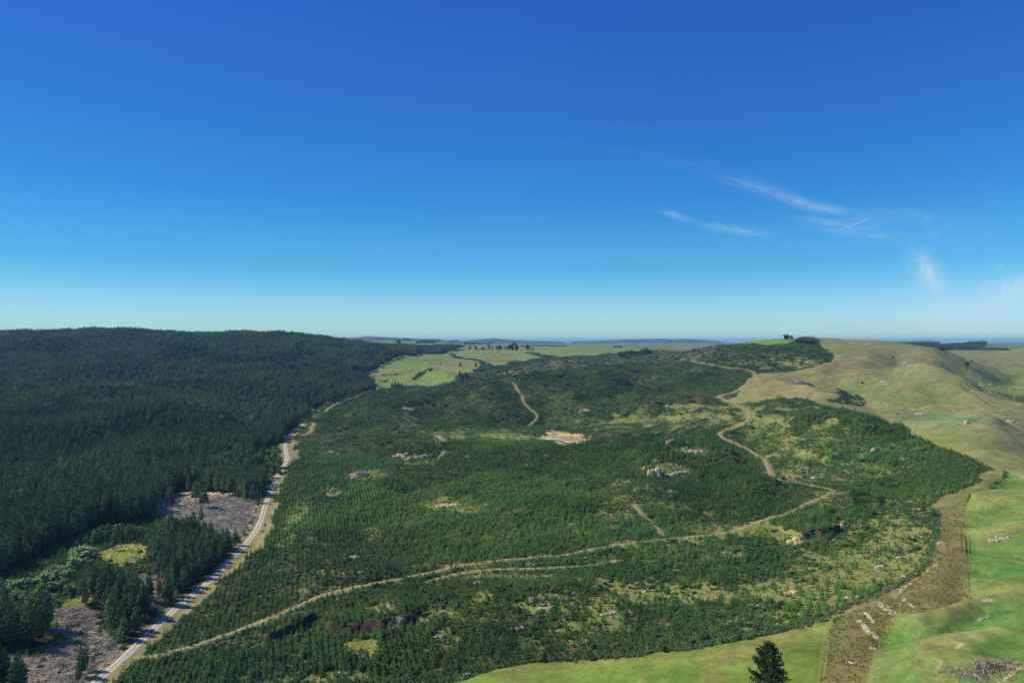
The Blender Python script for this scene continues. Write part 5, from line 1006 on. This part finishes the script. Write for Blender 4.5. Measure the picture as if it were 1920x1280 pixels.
part('body', loft('body', [(-2.1,.78,.35,.85),(-1.9,.86,.28,.98),(.7,.88,.26,1.0),(1.7,.84,.28,.86),(2.1,.74,.35,.7)], m_paint), e); part('cabin', loft('cabin', [(-1.85,.72,.98,1.05),(-1.35,.74,.99,1.45),(.1,.74,1.0,1.5),(.95,.72,.97,1.02)], m_dark), e); part('roof', loft('roof', [(-1.35,.66,1.455,1.5),(.1,.66,1.505,1.54)], m_paint), e)
for wx_ in (-1.3, 1.3):
    for wy_ in (-.8, .8):
        mb = MB(); ring = [(wx_+.33*math.cos(6.2832*j/14), wy_+dy_, .33+.33*math.sin(6.2832*j/14)) for dy_ in (-.1, .1) for j in range(14)]; mb.add(ring, [q for j in range(14) for q in ((j, (j+1) % 14, 14+(j+1) % 14), (j, 14+(j+1) % 14, 14+j))]+[(0, j, j+1) for j in range(1, 13)]+[(14, 14+j+1, 14+j) for j in range(1, 13)]); part('wheel', mb.mesh('wheel', [m_rub]), e)
# a small dark animal-sized stump on the verge beyond the car
x_, y_, z_ = place(497, 985); mb = MB(); r = np.random.default_rng(5); tube(mb, [(0, 0, -.2), (.1, 0, .9), (.25, .1, 1.5)], [.9, .6, .4], 9); [tube(mb, [(0, 0, .3), (math.cos(a)*1.5, math.sin(a)*1.5, .05)], [.3, .06], 5) for a in (0, 1.3, 2.6, 4, 5.1)]
o = link('tree_stump', mb.mesh('tree_stump', [m_bark])); o.location = (x_, y_, z_); setp(o, 'dark brown stump on the dry verge just beyond the white car', 'stump', None, (1, 1, 1))

# ------------------------------------------------------------------ fallen tree and brush pile
def rootball(name, loc, label, scale=1.0):
    mb = MB(); r = np.random.default_rng(12); tube(mb, [(0, 0, .5), (1.6, -2.4, .7), (3.2, -4.8, .5)], [.3, .24, .1], 7)
    for a in range(12): f = r.uniform(.3, 1); b0 = np.array([0, 0, .5])*(1-f)+np.array([3.2, -4.8, .5])*f; th = r.uniform(-2.6, .6); q = r.uniform(.8, 2.6); tube(mb, [b0, b0+np.array([math.cos(th)*q, math.sin(th)*q, r.uniform(-.3, 1.4)])], [.1, .02], 4)
    for a in range(16): th = r.uniform(0, 6.28); q = r.uniform(.8, 1.8); tube(mb, [(0, 0, .5), (-.5+math.cos(th)*q*.4, .6+math.cos(th)*q*.5, .7+math.sin(th)*q)], [.16, .03], 4)
    o = link(name, mb.mesh(name, [m_dead])); o.location = loc; o.scale = [scale]*3; setp(o, label, 'fallen tree', None, (1.1, 1.1, 1.15))
x_, y_, z_ = place(1590, 1243); rootball('fallen_tree', (x_, y_, z_), 'bleached fallen tree with upturned roots on the brown tussock strip', 1.0)
x_, y_, z_ = place(1852, 1252); mb = MB(); r = np.random.default_rng(31)
for a in range(520):
    f = r.normal(0, 1); q = r.normal(0, 1); cx = f*5.2; cy = q*1.9+f*.2; zz_ = float(zat(x_+cx, y_+cy))-z_; hh = max(0, 1.9*math.exp(-(f/1.0)**2-(q/1.1)**2)); th = r.uniform(0, 6.28); l = r.uniform(.5, 2.6); z0 = zz_+r.uniform(0, hh)+.1
    tube(mb, [(cx-math.cos(th)*l/2, cy-math.sin(th)*l/2, z0), (cx+math.cos(th)*l*.1, cy+math.sin(th)*l*.1, z0+r.uniform(0, .35)), (cx+math.cos(th)*l/2, cy+math.sin(th)*l/2, z0+r.normal(0, .3))], [r.uniform(.05, .14), r.uniform(.04, .1), .02], 4)
for a in range(14): th = r.uniform(0, 3.1); q = r.uniform(1.5, 3.2); cx = r.normal(0, 3); tube(mb, [(cx, 0, .3), (cx+math.cos(th)*q*.5, .2, .4+q*.5), (cx+math.cos(th)*q, .3, .3+math.sin(th)*q*.8)], [.16, .1, .03], 4)
o = link('brush_pile', mb.mesh('brush_pile', [m_dead])); o.location = (x_, y_, z_); setp(o, 'grey tangled heap of dead branches on the green slope at lower right', 'brush pile', None, (.72, .66, .70))
p = polyw([(1878,1280),(1890,1268),(1902,1258),(1916,1250)]); p = resample(np.array(p), .5); mb = MB(); o0 = p[0]; z0 = float(zat(*o0))
for q_ in p:
    for _ in range(4): xx, yy = q_+r.normal(0, .4, 2); lump(mb, (xx-o0[0], yy-o0[1], float(zat(xx, yy))-z0+.05), np.array([.3, .25, .2])*r.uniform(.5, 1.4), r)
o = link('stone_bank', mb.mesh('stone_bank', [m_rock])); o.location = (o0[0], o0[1], z0); setp(o, 'line of small white stones right of the brush pile', 'stones', None)

# ------------------------------------------------------------------ the tall pine in the bottom field
x_, y_, z_ = place(1441, 1312); HP = 17.5; ke = thing('tall_pine', (x_, y_, z_), 0, 'tall dark pine standing alone in the field at the bottom edge', 'tree'); r = np.random.default_rng(44); mbt = MB(); mbc = MB()
tube(mbt, [(0, 0, -1), (.1, 0, HP*.35), (0, .1, HP*.7), (.0, 0, HP*.97)], [.42, .33, .2, .03], 9)
for k in range(150):
    f = (k/149)**.95; zb = HP*(.10+.87*f); reach = (5.6*(1-f)**.52*(.72+.45*r.random())+.5)*(1.0 if r.random() > .2 else .6)*(.88 if f < .12 else 1); th = k*2.4+r.normal(0, .35); up = reach*r.uniform(.25, .6)
    tip = np.array([math.cos(th)*reach, math.sin(th)*reach, zb+up]); root = np.array([0, 0, zb]); mid_ = root*.5+tip*.5+np.array([0, 0, -.08*reach]); tube(mbt, [root, mid_, tip], [.09*(1-f)+.03, .05*(1-f)+.02, .015], 4)
    nb_ = int(10+reach*9)
    for q in range(nb_):
        g_ = r.uniform(.30, 1.0)**.75; c = (root*(1-g_)+tip*g_)+np.array([0, 0, -.1*reach*math.sin(g_*3.14)])+r.normal(0, .10+.13*reach*(1.15-g_), 3)*np.array([1, 1, .6]); dr = np.array([math.cos(th), math.sin(th), .0])*.4+r.normal(0, .35, 3)+np.array([0, 0, .75]); dr /= np.linalg.norm(dr); L_ = r.uniform(.35, .75)
        spindle(mbc, c, c+dr*L_, .17, .17, r, 0, .6)
part('trunk', mbt.mesh('trunk', [m_bark]), ke); part('crown', mbc.mesh('crown', [m_pine]), ke, (.42, .50, .36))

# ------------------------------------------------------------------ haze
hm = bpy.data.materials.new('air'); hm.use_nodes = True; ht = hm.node_tree; ht.nodes.clear()
pv = ht.nodes.new('ShaderNodeVolumePrincipled'); ho = ht.nodes.new('ShaderNodeOutputMaterial'); ht.links.new(pv.outputs[0], ho.inputs['Volume'])
pv.inputs['Color'].default_value = (0.34, 0.68, 1.0, 1); pv.inputs['Density'].default_value = 5.2e-5; pv.inputs['Anisotropy'].default_value = 0.0
hz = box('haze', -240000, 240000, -300, 26500, float(Z.min())-1.5, 222); hz.materials.append(hm)
link('haze', hz, 'stuff', label='thin blue haze filling the air over the far hills', category='haze')
